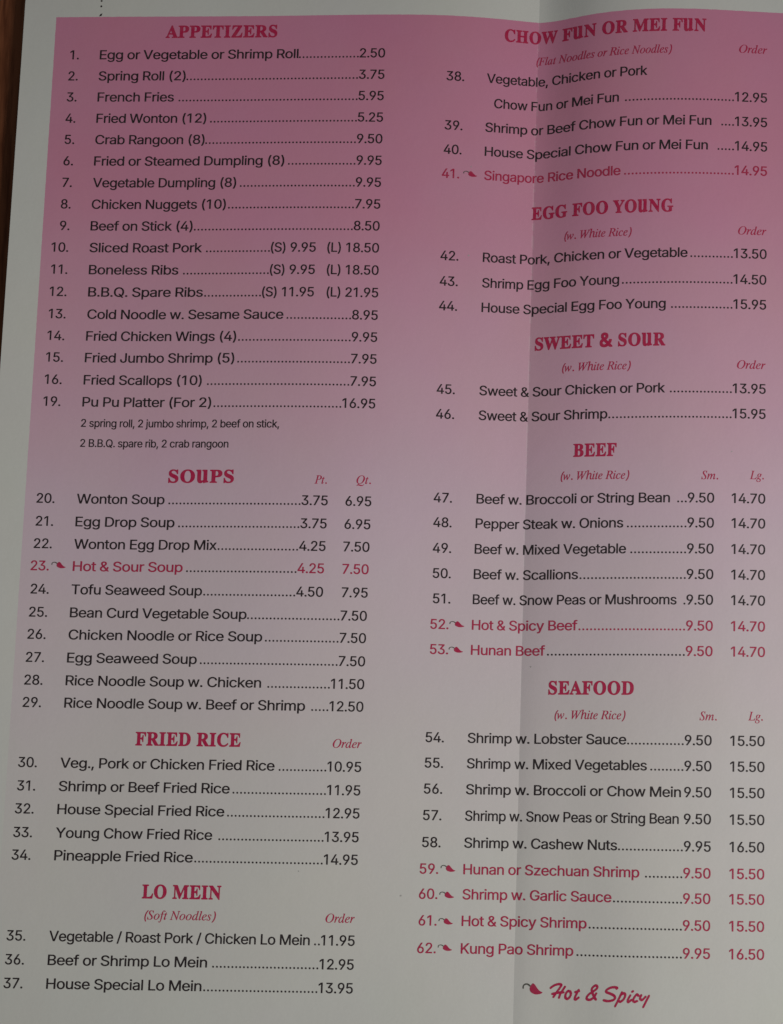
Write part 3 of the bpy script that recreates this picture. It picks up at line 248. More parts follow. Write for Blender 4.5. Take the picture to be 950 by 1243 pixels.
SPICE_SCRIPT = [[[11.05,116.19],[10.47,116.36],[10.21,116.45],[9.96,116.58],[9.29,117.02],[8.97,117.3],[8.92,117.4],[8.91,117.52],[8.97,117.63],[9.07,117.69],[9.2,117.71],[9.3,117.67],[9.55,117.44],[9.87,117.23],[10.13,117.08],[10.35,116.98],[10.77,116.84],[11.09,116.78],[11.39,116.79],[11.51,116.83],[11.5,116.9],[11.19,117.37],[10.51,118.29],[10.45,118.33],[9.51,118.61],[9.42,118.68],[9.37,118.75],[9.34,118.87],[9.35,118.96],[9.39,119.03],[9.49,119.11],[9.65,119.14],[9.91,119.07],[9.95,119.07],[9.93,119.13],[9.68,119.51],[9.69,119.73],[9.73,119.79],[9.8,119.83],[9.93,119.82],[10.06,119.77],[10.12,119.72],[10.72,118.86],[11.33,118.79],[11.35,118.82],[11.34,118.85],[11.08,119.63],[11.06,119.75],[11.12,119.91],[11.19,119.97],[11.29,119.99],[11.42,119.94],[11.49,119.89],[11.55,119.8],[11.75,119.18],[11.92,118.77],[11.98,118.73],[12.36,118.69],[12.46,118.67],[12.62,118.53],[12.68,118.44],[12.68,118.35],[12.64,118.25],[12.58,118.19],[12.41,118.11],[12.38,118.08],[12.99,117.13],[13.01,117.01],[12.96,116.88],[12.89,116.82],[12.81,116.81],[12.68,116.83],[12.58,116.89],[12.02,117.74],[11.74,118.13],[11.71,118.15],[11.58,118.16],[11.22,118.19],[11.21,118.17],[11.22,118.14],[11.53,117.72],[11.98,117.04],[12.13,116.75],[12.15,116.6],[12.13,116.51],[12.06,116.38],[11.96,116.29],[11.83,116.22],[11.63,116.17],[11.44,116.16],[11.28,116.16]],[[20.27,116.21],[20.08,116.27],[19.8,116.46],[19.55,116.67],[19.34,116.89],[19.2,117.11],[19.1,117.4],[19.07,117.64],[19.1,118.01],[19.09,118.04],[18.72,118.31],[18.41,118.59],[18.13,118.91],[17.97,119.16],[17.9,119.32],[17.85,119.5],[17.85,119.78],[17.88,119.9],[17.95,120.02],[18.04,120.11],[18.15,120.18],[18.31,120.24],[18.56,120.28],[18.75,120.27],[18.97,120.23],[19.16,120.17],[19.35,120.07],[19.57,119.93],[19.85,119.71],[19.9,119.74],[20.08,120.02],[20.21,120.1],[20.34,120.12],[20.46,120.09],[20.53,120.05],[20.6,119.96],[20.65,119.8],[20.63,119.68],[20.33,119.2],[20.32,119.14],[20.68,118.45],[20.69,118.36],[20.66,118.24],[20.62,118.18],[20.53,118.13],[20.43,118.14],[20.32,118.19],[20.24,118.26],[20.06,118.61],[20.03,118.64],[19.99,118.6],[19.89,118.38],[19.82,118.2],[20.47,117.69],[20.72,117.43],[20.83,117.28],[20.93,117.06],[20.96,116.9],[20.96,116.72],[20.89,116.47],[20.77,116.32],[20.65,116.26],[20.56,116.22],[20.43,116.2]],[[24.45,116.51],[24.03,116.61],[23.75,116.71],[23.41,116.88],[23.06,117.11],[22.83,117.3],[22.67,117.49],[22.55,117.74],[22.54,117.93],[22.58,118.05],[22.65,118.17],[22.75,118.27],[22.88,118.36],[23.07,118.44],[23.75,118.65],[24.29,118.87],[24.51,118.99],[24.61,119.07],[24.71,119.18],[24.78,119.33],[24.78,119.39],[24.74,119.44],[24.62,119.53],[24.33,119.65],[24.05,119.73],[23.73,119.78],[23.41,119.8],[23.16,119.8],[22.43,119.65],[22.27,119.67],[22.17,119.72],[22.1,119.78],[22.04,119.94],[22.05,120.03],[22.08,120.12],[22.15,120.21],[22.21,120.25],[22.63,120.36],[23.01,120.42],[23.52,120.39],[24.02,120.31],[24.4,120.2],[24.75,120.04],[24.91,119.93],[25.04,119.82],[25.23,119.59],[25.29,119.47],[25.33,119.34],[25.34,119.19],[25.32,119.04],[25.22,118.76],[25.14,118.64],[25.03,118.53],[24.86,118.4],[24.57,118.25],[23.99,118.02],[23.32,117.82],[23.2,117.75],[23.14,117.69],[23.16,117.66],[23.32,117.53],[23.73,117.3],[23.98,117.2],[24.3,117.13],[24.68,117.08],[25.0,117.11],[25.13,117.14],[25.19,117.29],[25.29,117.36],[25.42,117.38],[25.51,117.35],[25.57,117.31],[25.64,117.22],[25.76,117.11],[25.83,116.97],[25.84,116.87],[25.82,116.78],[25.76,116.69],[25.69,116.63],[25.5,116.54],[25.15,116.48],[24.83,116.47]],[[20.14,116.84],[20.19,116.82],[20.25,116.82],[20.38,116.89],[20.41,116.98],[20.4,117.07],[20.18,117.3],[19.81,117.59],[19.66,117.68],[19.63,117.62],[19.62,117.47],[19.64,117.35],[19.67,117.25],[19.77,117.13],[19.9,117.0]],[[16.09,117.46],[15.96,117.54],[15.8,117.81],[15.17,118.04],[15.09,118.12],[15.04,118.21],[15.04,118.36],[15.1,118.45],[15.22,118.53],[15.38,118.54],[15.4,118.57],[15.04,119.38],[14.95,119.66],[14.92,119.82],[14.92,119.97],[14.98,120.12],[15.09,120.25],[15.22,120.32],[15.41,120.33],[15.6,120.26],[16.35,119.68],[16.42,119.55],[16.42,119.46],[16.36,119.34],[16.25,119.27],[16.16,119.26],[16.09,119.27],[16.01,119.32],[15.56,119.68],[15.53,119.69],[15.49,119.69],[15.48,119.65],[15.55,119.43],[15.64,119.21],[16.07,118.33],[16.11,118.3],[16.39,118.19],[16.44,118.13],[16.49,118.04],[16.49,117.88],[16.39,117.73],[16.39,117.64],[16.34,117.52],[16.25,117.45],[16.19,117.44]],[[13.63,117.73],[13.47,117.78],[13.35,117.86],[13.12,118.09],[12.97,118.28],[12.84,118.48],[12.74,118.68],[12.68,118.84],[12.62,119.12],[12.59,119.37],[12.59,119.58],[12.62,119.74],[12.67,119.86],[12.78,120.01],[12.91,120.13],[13.1,120.22],[13.23,120.25],[13.39,120.24],[13.49,120.21],[13.6,120.14],[13.87,119.95],[14.09,119.72],[14.22,119.53],[14.37,119.22],[14.46,118.97],[14.52,118.72],[14.52,118.57],[14.49,118.38],[14.36,118.02],[14.31,117.93],[14.21,117.85],[13.98,117.77],[13.79,117.73]],[[29.39,117.36],[29.29,117.41],[29.11,117.56],[29.04,117.62],[29.01,117.68],[29.0,117.77],[29.03,117.87],[29.08,117.93],[29.17,117.99],[29.3,117.99],[29.4,117.95],[29.65,117.76],[29.71,117.67],[29.72,117.54],[29.65,117.42],[29.52,117.35]],[[26.73,117.67],[26.6,117.74],[26.54,117.81],[26.21,118.49],[26.1,118.62],[26.07,118.8],[26.01,118.92],[25.34,120.29],[24.91,121.14],[24.89,121.2],[24.88,121.41],[24.93,121.5],[25.0,121.54],[25.06,121.55],[25.15,121.53],[25.32,121.37],[25.84,120.36],[25.87,120.36],[26.1,120.46],[26.26,120.49],[26.42,120.47],[26.54,120.41],[26.98,120.09],[27.27,119.81],[27.45,119.59],[27.63,119.25],[27.75,118.94],[27.84,118.54],[27.83,118.36],[27.77,118.17],[27.66,118.02],[27.5,117.9],[27.41,117.86],[27.28,117.83],[27.15,117.84],[27.02,117.88],[26.99,117.87],[26.96,117.76],[26.92,117.7],[26.83,117.66]],[[13.56,118.35],[13.84,118.44],[13.94,118.68],[13.96,118.83],[13.89,119.11],[13.78,119.33],[13.63,119.5],[13.53,119.59],[13.44,119.63],[13.31,119.57],[13.18,119.44],[13.15,119.32],[13.16,119.1],[13.19,118.89],[13.29,118.67],[13.42,118.48],[13.51,118.38]],[[30.46,118.04],[30.37,118.06],[30.27,118.12],[29.92,118.47],[29.57,118.96],[29.32,119.43],[29.29,119.46],[29.13,119.41],[29.01,119.43],[28.52,119.8],[28.49,119.81],[28.47,119.78],[28.48,119.72],[28.54,119.53],[29.03,118.69],[29.06,118.6],[29.02,118.43],[28.92,118.35],[28.79,118.35],[28.65,118.43],[28.19,119.17],[28.06,119.42],[27.97,119.64],[27.91,119.92],[27.91,120.13],[27.94,120.28],[28.03,120.4],[28.15,120.48],[28.24,120.5],[28.37,120.5],[28.47,120.46],[29.2,119.9],[29.23,119.93],[29.31,120.13],[29.43,120.26],[29.59,120.37],[29.78,120.42],[29.91,120.42],[30.04,120.39],[30.62,120.13],[30.71,120.06],[30.78,119.94],[30.78,119.85],[30.73,119.73],[30.64,119.66],[30.55,119.62],[30.45,119.63],[30.1,119.78],[30.0,119.81],[29.84,119.72],[29.79,119.62],[29.83,119.5],[29.97,119.22],[30.18,118.91],[30.34,118.72],[30.37,118.7],[30.41,118.72],[30.53,118.84],[30.6,118.89],[30.76,118.93],[30.89,118.91],[30.96,118.87],[31.09,118.74],[31.12,118.55],[31.09,118.46],[31.03,118.37],[30.82,118.16],[30.72,118.1],[30.56,118.04]],[[19.22,118.56],[19.26,118.55],[19.3,118.6],[19.59,119.23],[19.59,119.29],[19.28,119.52],[19.0,119.65],[18.74,119.66],[18.61,119.64],[18.45,119.57],[18.4,119.51],[18.39,119.42],[18.42,119.33],[18.48,119.24],[18.6,119.08],[18.82,118.86],[19.01,118.7]],[[31.43,118.26],[31.37,118.3],[31.32,118.36],[31.1,118.77],[30.94,119.17],[30.93,119.35],[30.96,119.48],[31.02,119.6],[31.19,119.79],[31.29,119.85],[31.42,119.91],[31.52,119.93],[31.68,119.93],[31.81,119.9],[31.93,119.82],[32.32,119.48],[32.82,118.95],[32.85,118.85],[32.86,118.73],[32.81,118.64],[32.73,118.59],[32.6,118.59],[32.5,118.61],[32.41,118.68],[31.91,119.21],[31.8,119.3],[31.74,119.32],[31.61,119.24],[31.5,119.13],[31.56,118.97],[31.76,118.57],[31.78,118.48],[31.78,118.42],[31.73,118.32],[31.66,118.26],[31.56,118.24]],[[27.04,118.47],[27.09,118.46],[27.2,118.53],[27.27,118.62],[27.28,118.68],[27.26,118.8],[27.21,118.99],[27.12,119.2],[27.03,119.36],[26.79,119.62],[26.47,119.85],[26.41,119.86],[26.16,119.75],[26.2,119.63],[26.59,118.84],[26.78,118.66]],[[33.44,118.34],[33.28,118.45],[33.22,118.51],[32.32,120.18],[31.81,121.2],[31.79,121.29],[31.81,121.45],[31.86,121.51],[31.92,121.55],[32.05,121.54],[32.18,121.47],[32.25,121.41],[32.89,120.14],[33.67,118.71],[33.68,118.65],[33.69,118.5],[33.66,118.41],[33.57,118.34]]]
LEGEND_CHILI = [[3.95,117.67],[4.0,117.51],[4.05,117.35],[4.11,117.2],[4.19,117.05],[4.3,116.88],[4.43,116.71],[4.57,116.56],[4.7,116.47],[4.82,116.46],[4.94,116.5],[5.06,116.59],[5.19,116.7],[5.34,116.87],[5.49,117.09],[5.64,117.32],[5.8,117.52],[5.95,117.71],[6.11,117.89],[6.27,118.05],[6.44,118.19],[6.64,118.3],[6.87,118.39],[7.06,118.46],[7.15,118.55],[7.1,118.65],[6.94,118.77],[6.74,118.87],[6.51,118.95],[6.27,119.01],[5.99,119.06],[5.71,119.08],[5.44,119.08],[5.2,119.04],[4.97,118.97],[4.75,118.88],[4.56,118.78],[4.4,118.67],[4.26,118.55],[4.15,118.42],[4.06,118.28],[4.01,118.13],[3.98,117.98],[3.97,117.82]]
LEGEND_STEM = [[2.96,116.51],[2.77,116.58],[2.55,116.71],[2.39,116.85],[2.26,117.03],[2.18,117.25],[2.16,117.66],[2.18,117.75],[2.25,117.82],[2.35,117.83],[2.41,117.8],[2.46,117.74],[2.48,117.65],[2.49,117.28],[2.53,117.12],[2.68,116.97],[2.88,116.87],[3.0,116.85],[3.13,116.84],[3.4,116.9],[3.59,117.01],[3.96,117.28],[4.06,117.33],[4.18,117.32],[4.28,117.25],[4.31,117.13],[4.29,117.07],[4.25,117.01],[3.91,116.74],[3.71,116.61],[3.52,116.53],[3.35,116.49],[3.16,116.49]]
CHILI_SHAPE = [[0.343,0.55],[0.355,0.609],[0.365,0.669],[0.378,0.728],[0.395,0.786],[0.419,0.848],[0.447,0.913],[0.476,0.969],[0.504,1.0],[0.529,1.004],[0.554,0.987],[0.578,0.954],[0.605,0.907],[0.633,0.842],[0.664,0.757],[0.695,0.667],[0.726,0.586],[0.757,0.513],[0.789,0.442],[0.821,0.378],[0.855,0.321],[0.897,0.277],[0.944,0.243],[0.983,0.212],[1.0,0.179],[0.988,0.139],[0.956,0.097],[0.913,0.058],[0.867,0.029],[0.817,0.008],[0.759,-0.006],[0.7,-0.012],[0.645,-0.007],[0.595,0.01],[0.547,0.039],[0.502,0.075],[0.464,0.114],[0.431,0.158],[0.403,0.207],[0.381,0.26],[0.363,0.314],[0.352,0.371],[0.348,0.43],[0.346,0.49]]
STEM_SHAPE = [[0.144,1.004],[0.104,0.982],[0.057,0.934],[0.024,0.882],[-0.005,0.812],[-0.021,0.728],[-0.027,0.574],[-0.025,0.538],[-0.01,0.509],[0.01,0.504],[0.024,0.516],[0.034,0.538],[0.038,0.574],[0.043,0.717],[0.052,0.776],[0.084,0.832],[0.124,0.866],[0.151,0.875],[0.178,0.874],[0.232,0.851],[0.272,0.807],[0.346,0.697],[0.366,0.677],[0.393,0.68],[0.413,0.708],[0.419,0.752],[0.417,0.776],[0.408,0.8],[0.339,0.907],[0.299,0.958],[0.259,0.992],[0.225,1.006],[0.185,1.011]]

KL = np.array([-150, -110, -75, -50, -25, -10, 0.]); KR = np.array([0, 12, 25, 40, 60, 95.])
RELIEF = np.array(RELIEF)

def bspline(t, knots):
    k = 3; T = np.concatenate([[knots[0]]*k, knots, [knots[-1]]*k])
    t = np.clip(t, knots[0], knots[-1]-1e-9)
    B = [((t >= T[i]) & (t < T[i+1])).astype(float) for i in range(len(T)-1)]
    for d in range(1, k+1):
        B = [(np.where(T[i+d] > T[i], (t-T[i])/max(T[i+d]-T[i], 1e-9), 0)*B[i]
              + np.where(T[i+d+1] > T[i+1], (T[i+d+1]-t)/max(T[i+d+1]-T[i+1], 1e-9), 0)*B[i+1])
             for i in range(len(T)-1-d)]
    return np.stack(B, -1)

def relief(u, v):
    u = np.asarray(u, float); v = np.asarray(v, float)
    BL = bspline(u, KL)*(u < 0)[:, None]; BR = bspline(u, KR)*(u >= 0)[:, None]
    B = np.concatenate([BL[:, :-1], BL[:, -1:]+BR[:, :1], BR[:, 1:]], -1)
    t = v/140.; V = np.stack([t*(t-1)/2, 1-t*t, t*(t+1)/2], -1)
    return ((B @ RELIEF)*V).sum(-1)

# frame of the page's mean plane: the table top lies parallel to it
_gu, _gv = [a.ravel() for a in np.meshgrid(np.linspace(-140, 75, 60), np.linspace(-150, 135, 60))]
_P = np.stack([_gu, -_gv, relief(_gu, _gv)], -1)
_c0 = _P.mean(0)
_n = np.linalg.svd(_P-_c0, full_matrices=False)[2][2]; _n = _n*np.sign(_n[2])
_ex = np.array([1., 0, 0])-_n*_n[0]; _ex /= np.linalg.norm(_ex)
FRAME = np.stack([_ex, np.cross(_n, _ex), _n])
LIFT = -((_P-_c0) @ FRAME.T)[:, 2].min()+0.35       # lowest wave of the paper just clears the table

def page(u, v, up=0.0):
    """page mm -> world metres, 'up' mm above the sheet"""
    u = np.atleast_1d(np.asarray(u, float)); v = np.atleast_1d(np.asarray(v, float))
    P = (np.stack([u, -v, relief(u, v)], -1)-_c0) @ FRAME.T
    P[:, 2] += LIFT+up
    return P*MM

# ------------------------------------------------------------------ camera
def euler(rx, ry, rz):
    c, s = np.cos, np.sin
    X = np.array([[1, 0, 0], [0, c(rx), -s(rx)], [0, s(rx), c(rx)]])
    Y = np.array([[c(ry), 0, s(ry)], [0, 1, 0], [-s(ry), 0, c(ry)]])
    Z = np.array([[c(rz), -s(rz), 0], [s(rz), c(rz), 0], [0, 0, 1]])
    return Z @ Y @ X
cam = bpy.data.cameras.new('camera'); cam_o = bpy.data.objects.new('camera', cam); col.objects.link(cam_o)
_R = FRAME @ euler(*CAM[3:6]); _C = (FRAME @ (np.array(CAM[:3])-_c0)+np.array([0, 0, LIFT]))*MM
M = Matrix.Identity(4)
for i in range(3):
    for j in range(3): M[i][j] = _R[i, j]
    M[i][3] = _C[i]
cam_o.matrix_world = M
cam.sensor_fit = 'VERTICAL'; cam.sensor_height = 24.0; cam.lens = FOCAL/1243*24.0
cam.clip_start = 0.01; cam.clip_end = 20
cam.dof.use_dof = True; cam.dof.focus_distance = 0.239; cam.dof.aperture_fstop = 9.0
sc.camera = cam_o

# ------------------------------------------------------------------ light
world = bpy.data.worlds.new('World'); sc.world = world; world.use_nodes = True
bg = world.node_tree.nodes['Background']; bg.inputs[0].default_value = (0.93, 0.97, 1.0, 1); bg.inputs[1].default_value = 0.083
def lamp(name, loc, target, size, sizey, power, colour, spread):
    l = bpy.data.lights.new(name, 'AREA'); l.shape = 'RECTANGLE'; l.size = size; l.size_y = sizey; l.energy = power; l.color = colour; l.spread = math.radians(spread)
    o = bpy.data.objects.new(name, l); o.location = loc
    o.rotation_euler = (Vector(target)-Vector(loc)).to_track_quat('-Z', 'Y').to_euler(); col.objects.link(o)
    return o
lamp('window_light', (0.80, -0.20, 0.44), (0.0, -0.045, 0), 0.36, 0.30, 0.64, (1.0, 0.97, 0.93), 50)
sc.view_settings.view_transform = 'Standard'; sc.view_settings.look = 'None'
sc.view_settings.exposure = 0.0; sc.view_settings.gamma = 1.0
sc.cycles.filter_width = 1.5

# ------------------------------------------------------------------ materials
def mat(name, colour=(1, 1, 1), rough=0.6, spec=0.3):
    m = bpy.data.materials.new(name); m.use_nodes = True; b = m.node_tree.nodes['Principled BSDF']
    b.inputs['Base Color'].default_value = (*colour, 1); b.inputs['Roughness'].default_value = rough
    b.inputs['Specular IOR Level'].default_value = spec
    return m, m.node_tree, b
class N:
    """small helper for chaining shader nodes"""
    def __init__(s, nt): s.nt = nt
    def new(s, kind, **kw):
        n = s.nt.nodes.new(kind)
        for k, v in kw.items(): setattr(n, k, v)
        return n
    def put(s, sock, v):
        if hasattr(v, 'is_linked'): s.nt.links.new(v, sock)
        else: sock.default_value = v
    def math(s, op, a, b=0.0, c=0.0):
        n = s.new('ShaderNodeMath', operation=op)
        for i, x in enumerate((a, b, c)): s.put(n.inputs[i], x)
        return n.outputs[0]
    def mix(s, f, a, b, blend='MIX'):
        n = s.new('ShaderNodeMix', data_type='RGBA', blend_type=blend)
        s.put(n.inputs[0], f); s.put(n.inputs[6], a); s.put(n.inputs[7], b)
        return n.outputs[2]
    def noise(s, vec, scale, detail=3, rough=0.55):
        n = s.new('ShaderNodeTexNoise'); s.put(n.inputs['Vector'], vec); n.inputs['Scale'].default_value = scale
        n.inputs['Detail'].default_value = detail; n.inputs['Roughness'].default_value = rough
        return n.outputs[0]
    def ramp(s, f, stops, interp='LINEAR'):
        n = s.new('ShaderNodeValToRGB'); e = n.color_ramp.elements; n.color_ramp.interpolation = interp
        while len(e) < len(stops): e.new(0.5)
        for el, (p, c) in zip(e, stops):
            el.position = p; el.color = (*c, 1) if len(c) == 3 else c
        s.put(n.inputs[0], f); return n.outputs[0]

# strength of the rose tint from 140 mm above to 140 mm below the page's middle
TINT = [(0.0, 1.0), (0.22, 0.90), (0.40, 0.62), (0.52, 0.37), (0.62, 0.23), (0.72, 0.11), (0.83, 0.04), (0.93, 0.0)]
PAPER = (0.735, 0.735, 0.69); PALE = (0.735, 0.552, 0.645); PINK = (0.71, 0.27, 0.41)
# paper: white stock, with the printed rose tint that fades out down the page
m_paper, nt, b = mat('printed_paper', PAPER, 0.55, 0.25)
n = N(nt)
uv = n.new('ShaderNodeUVMap', uv_map='page').outputs[0]
sep = n.new('ShaderNodeSeparateXYZ'); nt.links.new(uv, sep.inputs[0]); U, V = sep.outputs[0], sep.outputs[1]   # in dm
tint = n.ramp(n.math('MULTIPLY_ADD', V, 1/2.8, 0.5), [(p, (g,)*3) for p, g in TINT])
wob = n.math('MULTIPLY_ADD', n.noise(uv, 55, 2), 0.0022, -0.0011)
inside = n.math('MULTIPLY', n.math('GREATER_THAN', n.math('ADD', U, wob), PANEL_LEFT/100), n.math('GREATER_THAN', n.math('ADD', V, wob), PANEL_TOP/100))
inside = n.math('MULTIPLY', inside, n.math('LESS_THAN', U, 0.712))
blot = n.noise(uv, 2.6, 5, 0.6); fine = n.noise(uv, 120, 2)
tint = n.math('MULTIPLY', n.math('MULTIPLY', tint, inside), n.math('MULTIPLY_ADD', blot, 0.16, 0.92))
c = n.ramp(tint, [(0.0, PAPER), (0.42, PALE), (1.0, PINK)])
grime = n.math('MULTIPLY_ADD', n.noise(uv, 1.3, 6, 0.62), 0.09, 0.955)
grime = n.math('MULTIPLY', grime, n.math('MULTIPLY_ADD', fine, 0.05, 0.975))
comb = n.new('ShaderNodeCombineXYZ'); [nt.links.new(grime, comb.inputs[i]) for i in range(3)]
c = n.mix(1.0, c, comb.outputs[0], 'MULTIPLY')
hue = n.new('ShaderNodeTexNoise'); nt.links.new(uv, hue.inputs['Vector']); hue.inputs['Scale'].default_value = 3.4; hue.inputs['Detail'].default_value = 5
c = n.mix(0.07, c, hue.outputs['Color'], 'OVERLAY')
# ink rubbed off along the fold
rub = n.math('MULTIPLY', n.math('LESS_THAN', n.math('ABSOLUTE', U), 0.0035), n.math('GREATER_THAN', n.noise(uv, 30, 4), 0.5))
c = n.mix(n.math('MULTIPLY', rub, 0.12), c, (0.78, 0.78, 0.76, 1))
nt.links.new(c, b.inputs['Base Color'])
bump = n.new('ShaderNodeBump'); bump.inputs['Strength'].default_value = 0.25; bump.inputs['Distance'].default_value = 0.0004
hgt = n.math('ADD', n.math('MULTIPLY', n.noise(uv, 7, 4), 1.0), n.math('MULTIPLY', n.noise(uv, 160, 2), 0.06))
nt.links.new(hgt, bump.inputs['Height']); nt.links.new(bump.outputs[0], b.inputs['Normal'])

def ink(name, colour, var=0.12):
    m, nt, b = mat(name, colour, 0.5, 0.3); n = N(nt)
    tc = n.new('ShaderNodeTexCoord').outputs['Object']
    f = n.math('MULTIPLY', n.math('SUBTRACT', n.noise(tc, 900, 4), 0.35), var)
    nt.links.new(n.mix(f, (*colour, 1), (*PAPER, 1)), b.inputs['Base Color'])
    return m
m_black = ink('black_ink', (0.02, 0.011, 0.014))
m_dot = ink('dark_grey_ink', (0.028, 0.018, 0.021))
m_crimson = ink('crimson_ink', (0.53, 0.013, 0.082))
m_red = ink('red_ink', (0.49, 0.019, 0.082))
m_stem = ink('grey_green_ink', (0.10, 0.095, 0.08))
m_smudge = ink('grey_speck', (0.46, 0.44, 0.43), 0.6)

m_wood, nt, b = mat('dark_wood', (0.1, 0.04, 0.02), 0.5, 0.12)
n = N(nt); tc = n.new('ShaderNodeTexCoord').outputs['Object']
mp = n.new('ShaderNodeMapping'); mp.inputs['Scale'].default_value = (1.0, 0.07, 1.0); nt.links.new(tc, mp.inputs[0])
warp = n.noise(mp.outputs[0], 60, 3)
g1 = n.noise(mp.outputs[0], 190, 6, 0.7); g2 = n.noise(mp.outputs[0], 700, 3, 0.6)
g = n.math('MULTIPLY_ADD', g2, 0.45, n.math('MULTIPLY', n.math('ADD', g1, n.math('MULTIPLY', warp, 0.4)), 0.55))
nt.links.new(n.ramp(g, [(0.40, (0.032, 0.0095, 0.0045)), (0.52, (0.135, 0.042, 0.018)), (0.66, (0.27, 0.095, 0.042))]), b.inputs['Base Color'])
bp = n.new('ShaderNodeBump'); bp.inputs['Strength'].default_value = 0.3; bp.inputs['Distance'].default_value = 0.0005
nt.links.new(g, bp.inputs['Height']); nt.links.new(bp.outputs[0], b.inputs['Normal'])

# ------------------------------------------------------------------ mesh helpers
def link_mesh(name, verts, faces, material, parent=None):
    me = bpy.data.meshes.new(name); me.from_pydata([tuple(v) for v in verts], [], faces); me.update()
    me.materials.append(material)
    o = bpy.data.objects.new(name, me); col.objects.link(o)
    if parent is not None: o.parent = parent
    return o

def inside(p, l):
    r = False
    for i in range(len(l)):
        (x0, y0), (x1, y1) = l[i-1], l[i]
        if (y0 > p[1]) != (y1 > p[1]) and p[0] < (x1-x0)*(p[1]-y0)/(y1-y0)+x0: r = not r
    return r

def fill(loops):
    """2-D loops (outlines and holes) -> vertices, upward triangles"""
    depth = [sum(inside(l[0], k) for k in loops if k is not l) for l in loops]
    vs, tris = [], []
    for i, l in enumerate(loops):
        if depth[i] % 2: continue
        grp = [l]+[k for j, k in enumerate(loops) if depth[j] == depth[i]+1 and inside(k[0], l)]
        base = len(vs); pts = [tuple(p) for k in grp for p in k]; vs += pts
        for t in tessellate_polygon([[Vector((x, y, 0)) for x, y in k] for k in grp]):
            a, b_, c_ = (pts[q] for q in t)
            ar = (b_[0]-a[0])*(c_[1]-a[1])-(b_[1]-a[1])*(c_[0]-a[0])
            if abs(ar) < 1e-12: continue
            q = [base+x for x in t]
            tris.append(tuple(q) if ar > 0 else tuple(reversed(q)))
    return vs, tris

_cache = {}
def glyph(font, ch):
    if (font, ch) not in _cache:
        adv, loops = GLYPHS[font][ch]
        L = [[(l[i]/1000, l[i+1]/1000) for i in range(0, len(l), 2)] for l in loops]
        _cache[font, ch] = (adv/1000, *(fill(L) if L else ([], [])))
    return _cache[font, ch]

def width(font, text, track): return sum(glyph(font, c)[0]+track for c in text)-track

TRACK = {'sans': -0.022, 'bold': 0.018, 'it': 0.0}
XS = np.arange(-150, 85, 0.5); _arcs = {}
def along(v):
    if v not in _arcs:
        d = np.linalg.norm(np.diff(page(XS, np.full(len(XS), v)), axis=0), axis=1)/MM
        _arcs[v] = np.concatenate([[0], np.cumsum(d)])
    return _arcs[v]

class Print:
    """collects printed shapes in page coordinates; build() makes ONE mesh lying on the sheet"""
    def __init__(s): s.uv = []; s.f = []
    def add(s, vs, tris):
        o = len(s.uv); s.uv += vs; s.f += [tuple(i+o for i in t) for t in tris]
    def text(s, font, text, u, v, sx, sy, align='l', track=None, end=None):
        """a line of type; it is set flat (arc length s along the paper), so slopes foreshorten it.
        With 'end' the line is fitted between u and end."""
        if track is None: track = TRACK.get(font, 0)
        arc = along(v); su = np.interp(u, XS, arc)
        g0, g1 = glyph(font, text[0]), glyph(font, text[-1])
        lsb = min(p[0] for p in g0[1]); rsb = g1[0]-max(p[0] for p in g1[1])      # line up the ink, not the side bearings
        ink_w = width(font, text, track)-lsb-rsb
        if end is not None: sx = (np.interp(end, XS, arc)-su)/ink_w
        x = (su-ink_w*sx if align == 'r' else su)-lsb*sx; w = ink_w*sx
        for ch in text:
            adv, vs, tr = glyph(font, ch)
            if vs:
                us = np.interp([x+px*sx for px, py in vs], arc, XS)
                s.add([(a, v-py*sy) for a, (px, py) in zip(us, vs)], tr)
            x += (adv+track)*sx
        return float(np.interp(su-w if align == 'r' else su+w, arc, XS))
    def disc(s, u, v, r, n=8):
        s.add([(u+r*math.cos(k*2*math.pi/n), v-r*math.sin(k*2*math.pi/n)) for k in range(n)], [(0, k, k+1) for k in range(1, n-1)])
    def shape(s, loops):       # loops in page mm, v down
        vs, tr = fill([[(x, -y) for x, y in l] for l in loops]); s.add([(x, -y) for x, y in vs], tr)
    def build(s, name, material, parent, up=0.03):
        q = np.array(s.uv); return link_mesh(name, page(q[:, 0], q[:, 1], up), s.f, material, parent)

# ------------------------------------------------------------------ table
def build_table():
    z0, z1 = -0.035, 0.0
    bm = bmesh.new(); bmesh.ops.create_cube(bm, size=1.0)
    for v in bm.verts: v.co = Vector((v.co.x*1.3, v.co.y*0.9, z0+(v.co.z+0.5)*(z1-z0)))
    bmesh.ops.bevel(bm, geom=bm.edges[:], offset=0.004, segments=3, affect='EDGES')
    me = bpy.data.meshes.new('wooden_tabletop'); bm.to_mesh(me); bm.free(); me.materials.append(m_wood)
    o = bpy.data.objects.new('wooden_tabletop', me); col.objects.link(o)
    o['label'] = 'dark brown wooden tabletop with lengthwise grain showing beside the menu'; o['category'] = 'table'
build_table()

# ------------------------------------------------------------------ the menu sheet
menu = bpy.data.objects.new('takeout_menu', None); col.objects.link(menu); menu.empty_display_size = 0.05
menu['label'] = 'creased white takeout menu sheet with fading pink print, lying on the dark wooden table'
menu['category'] = 'menu'

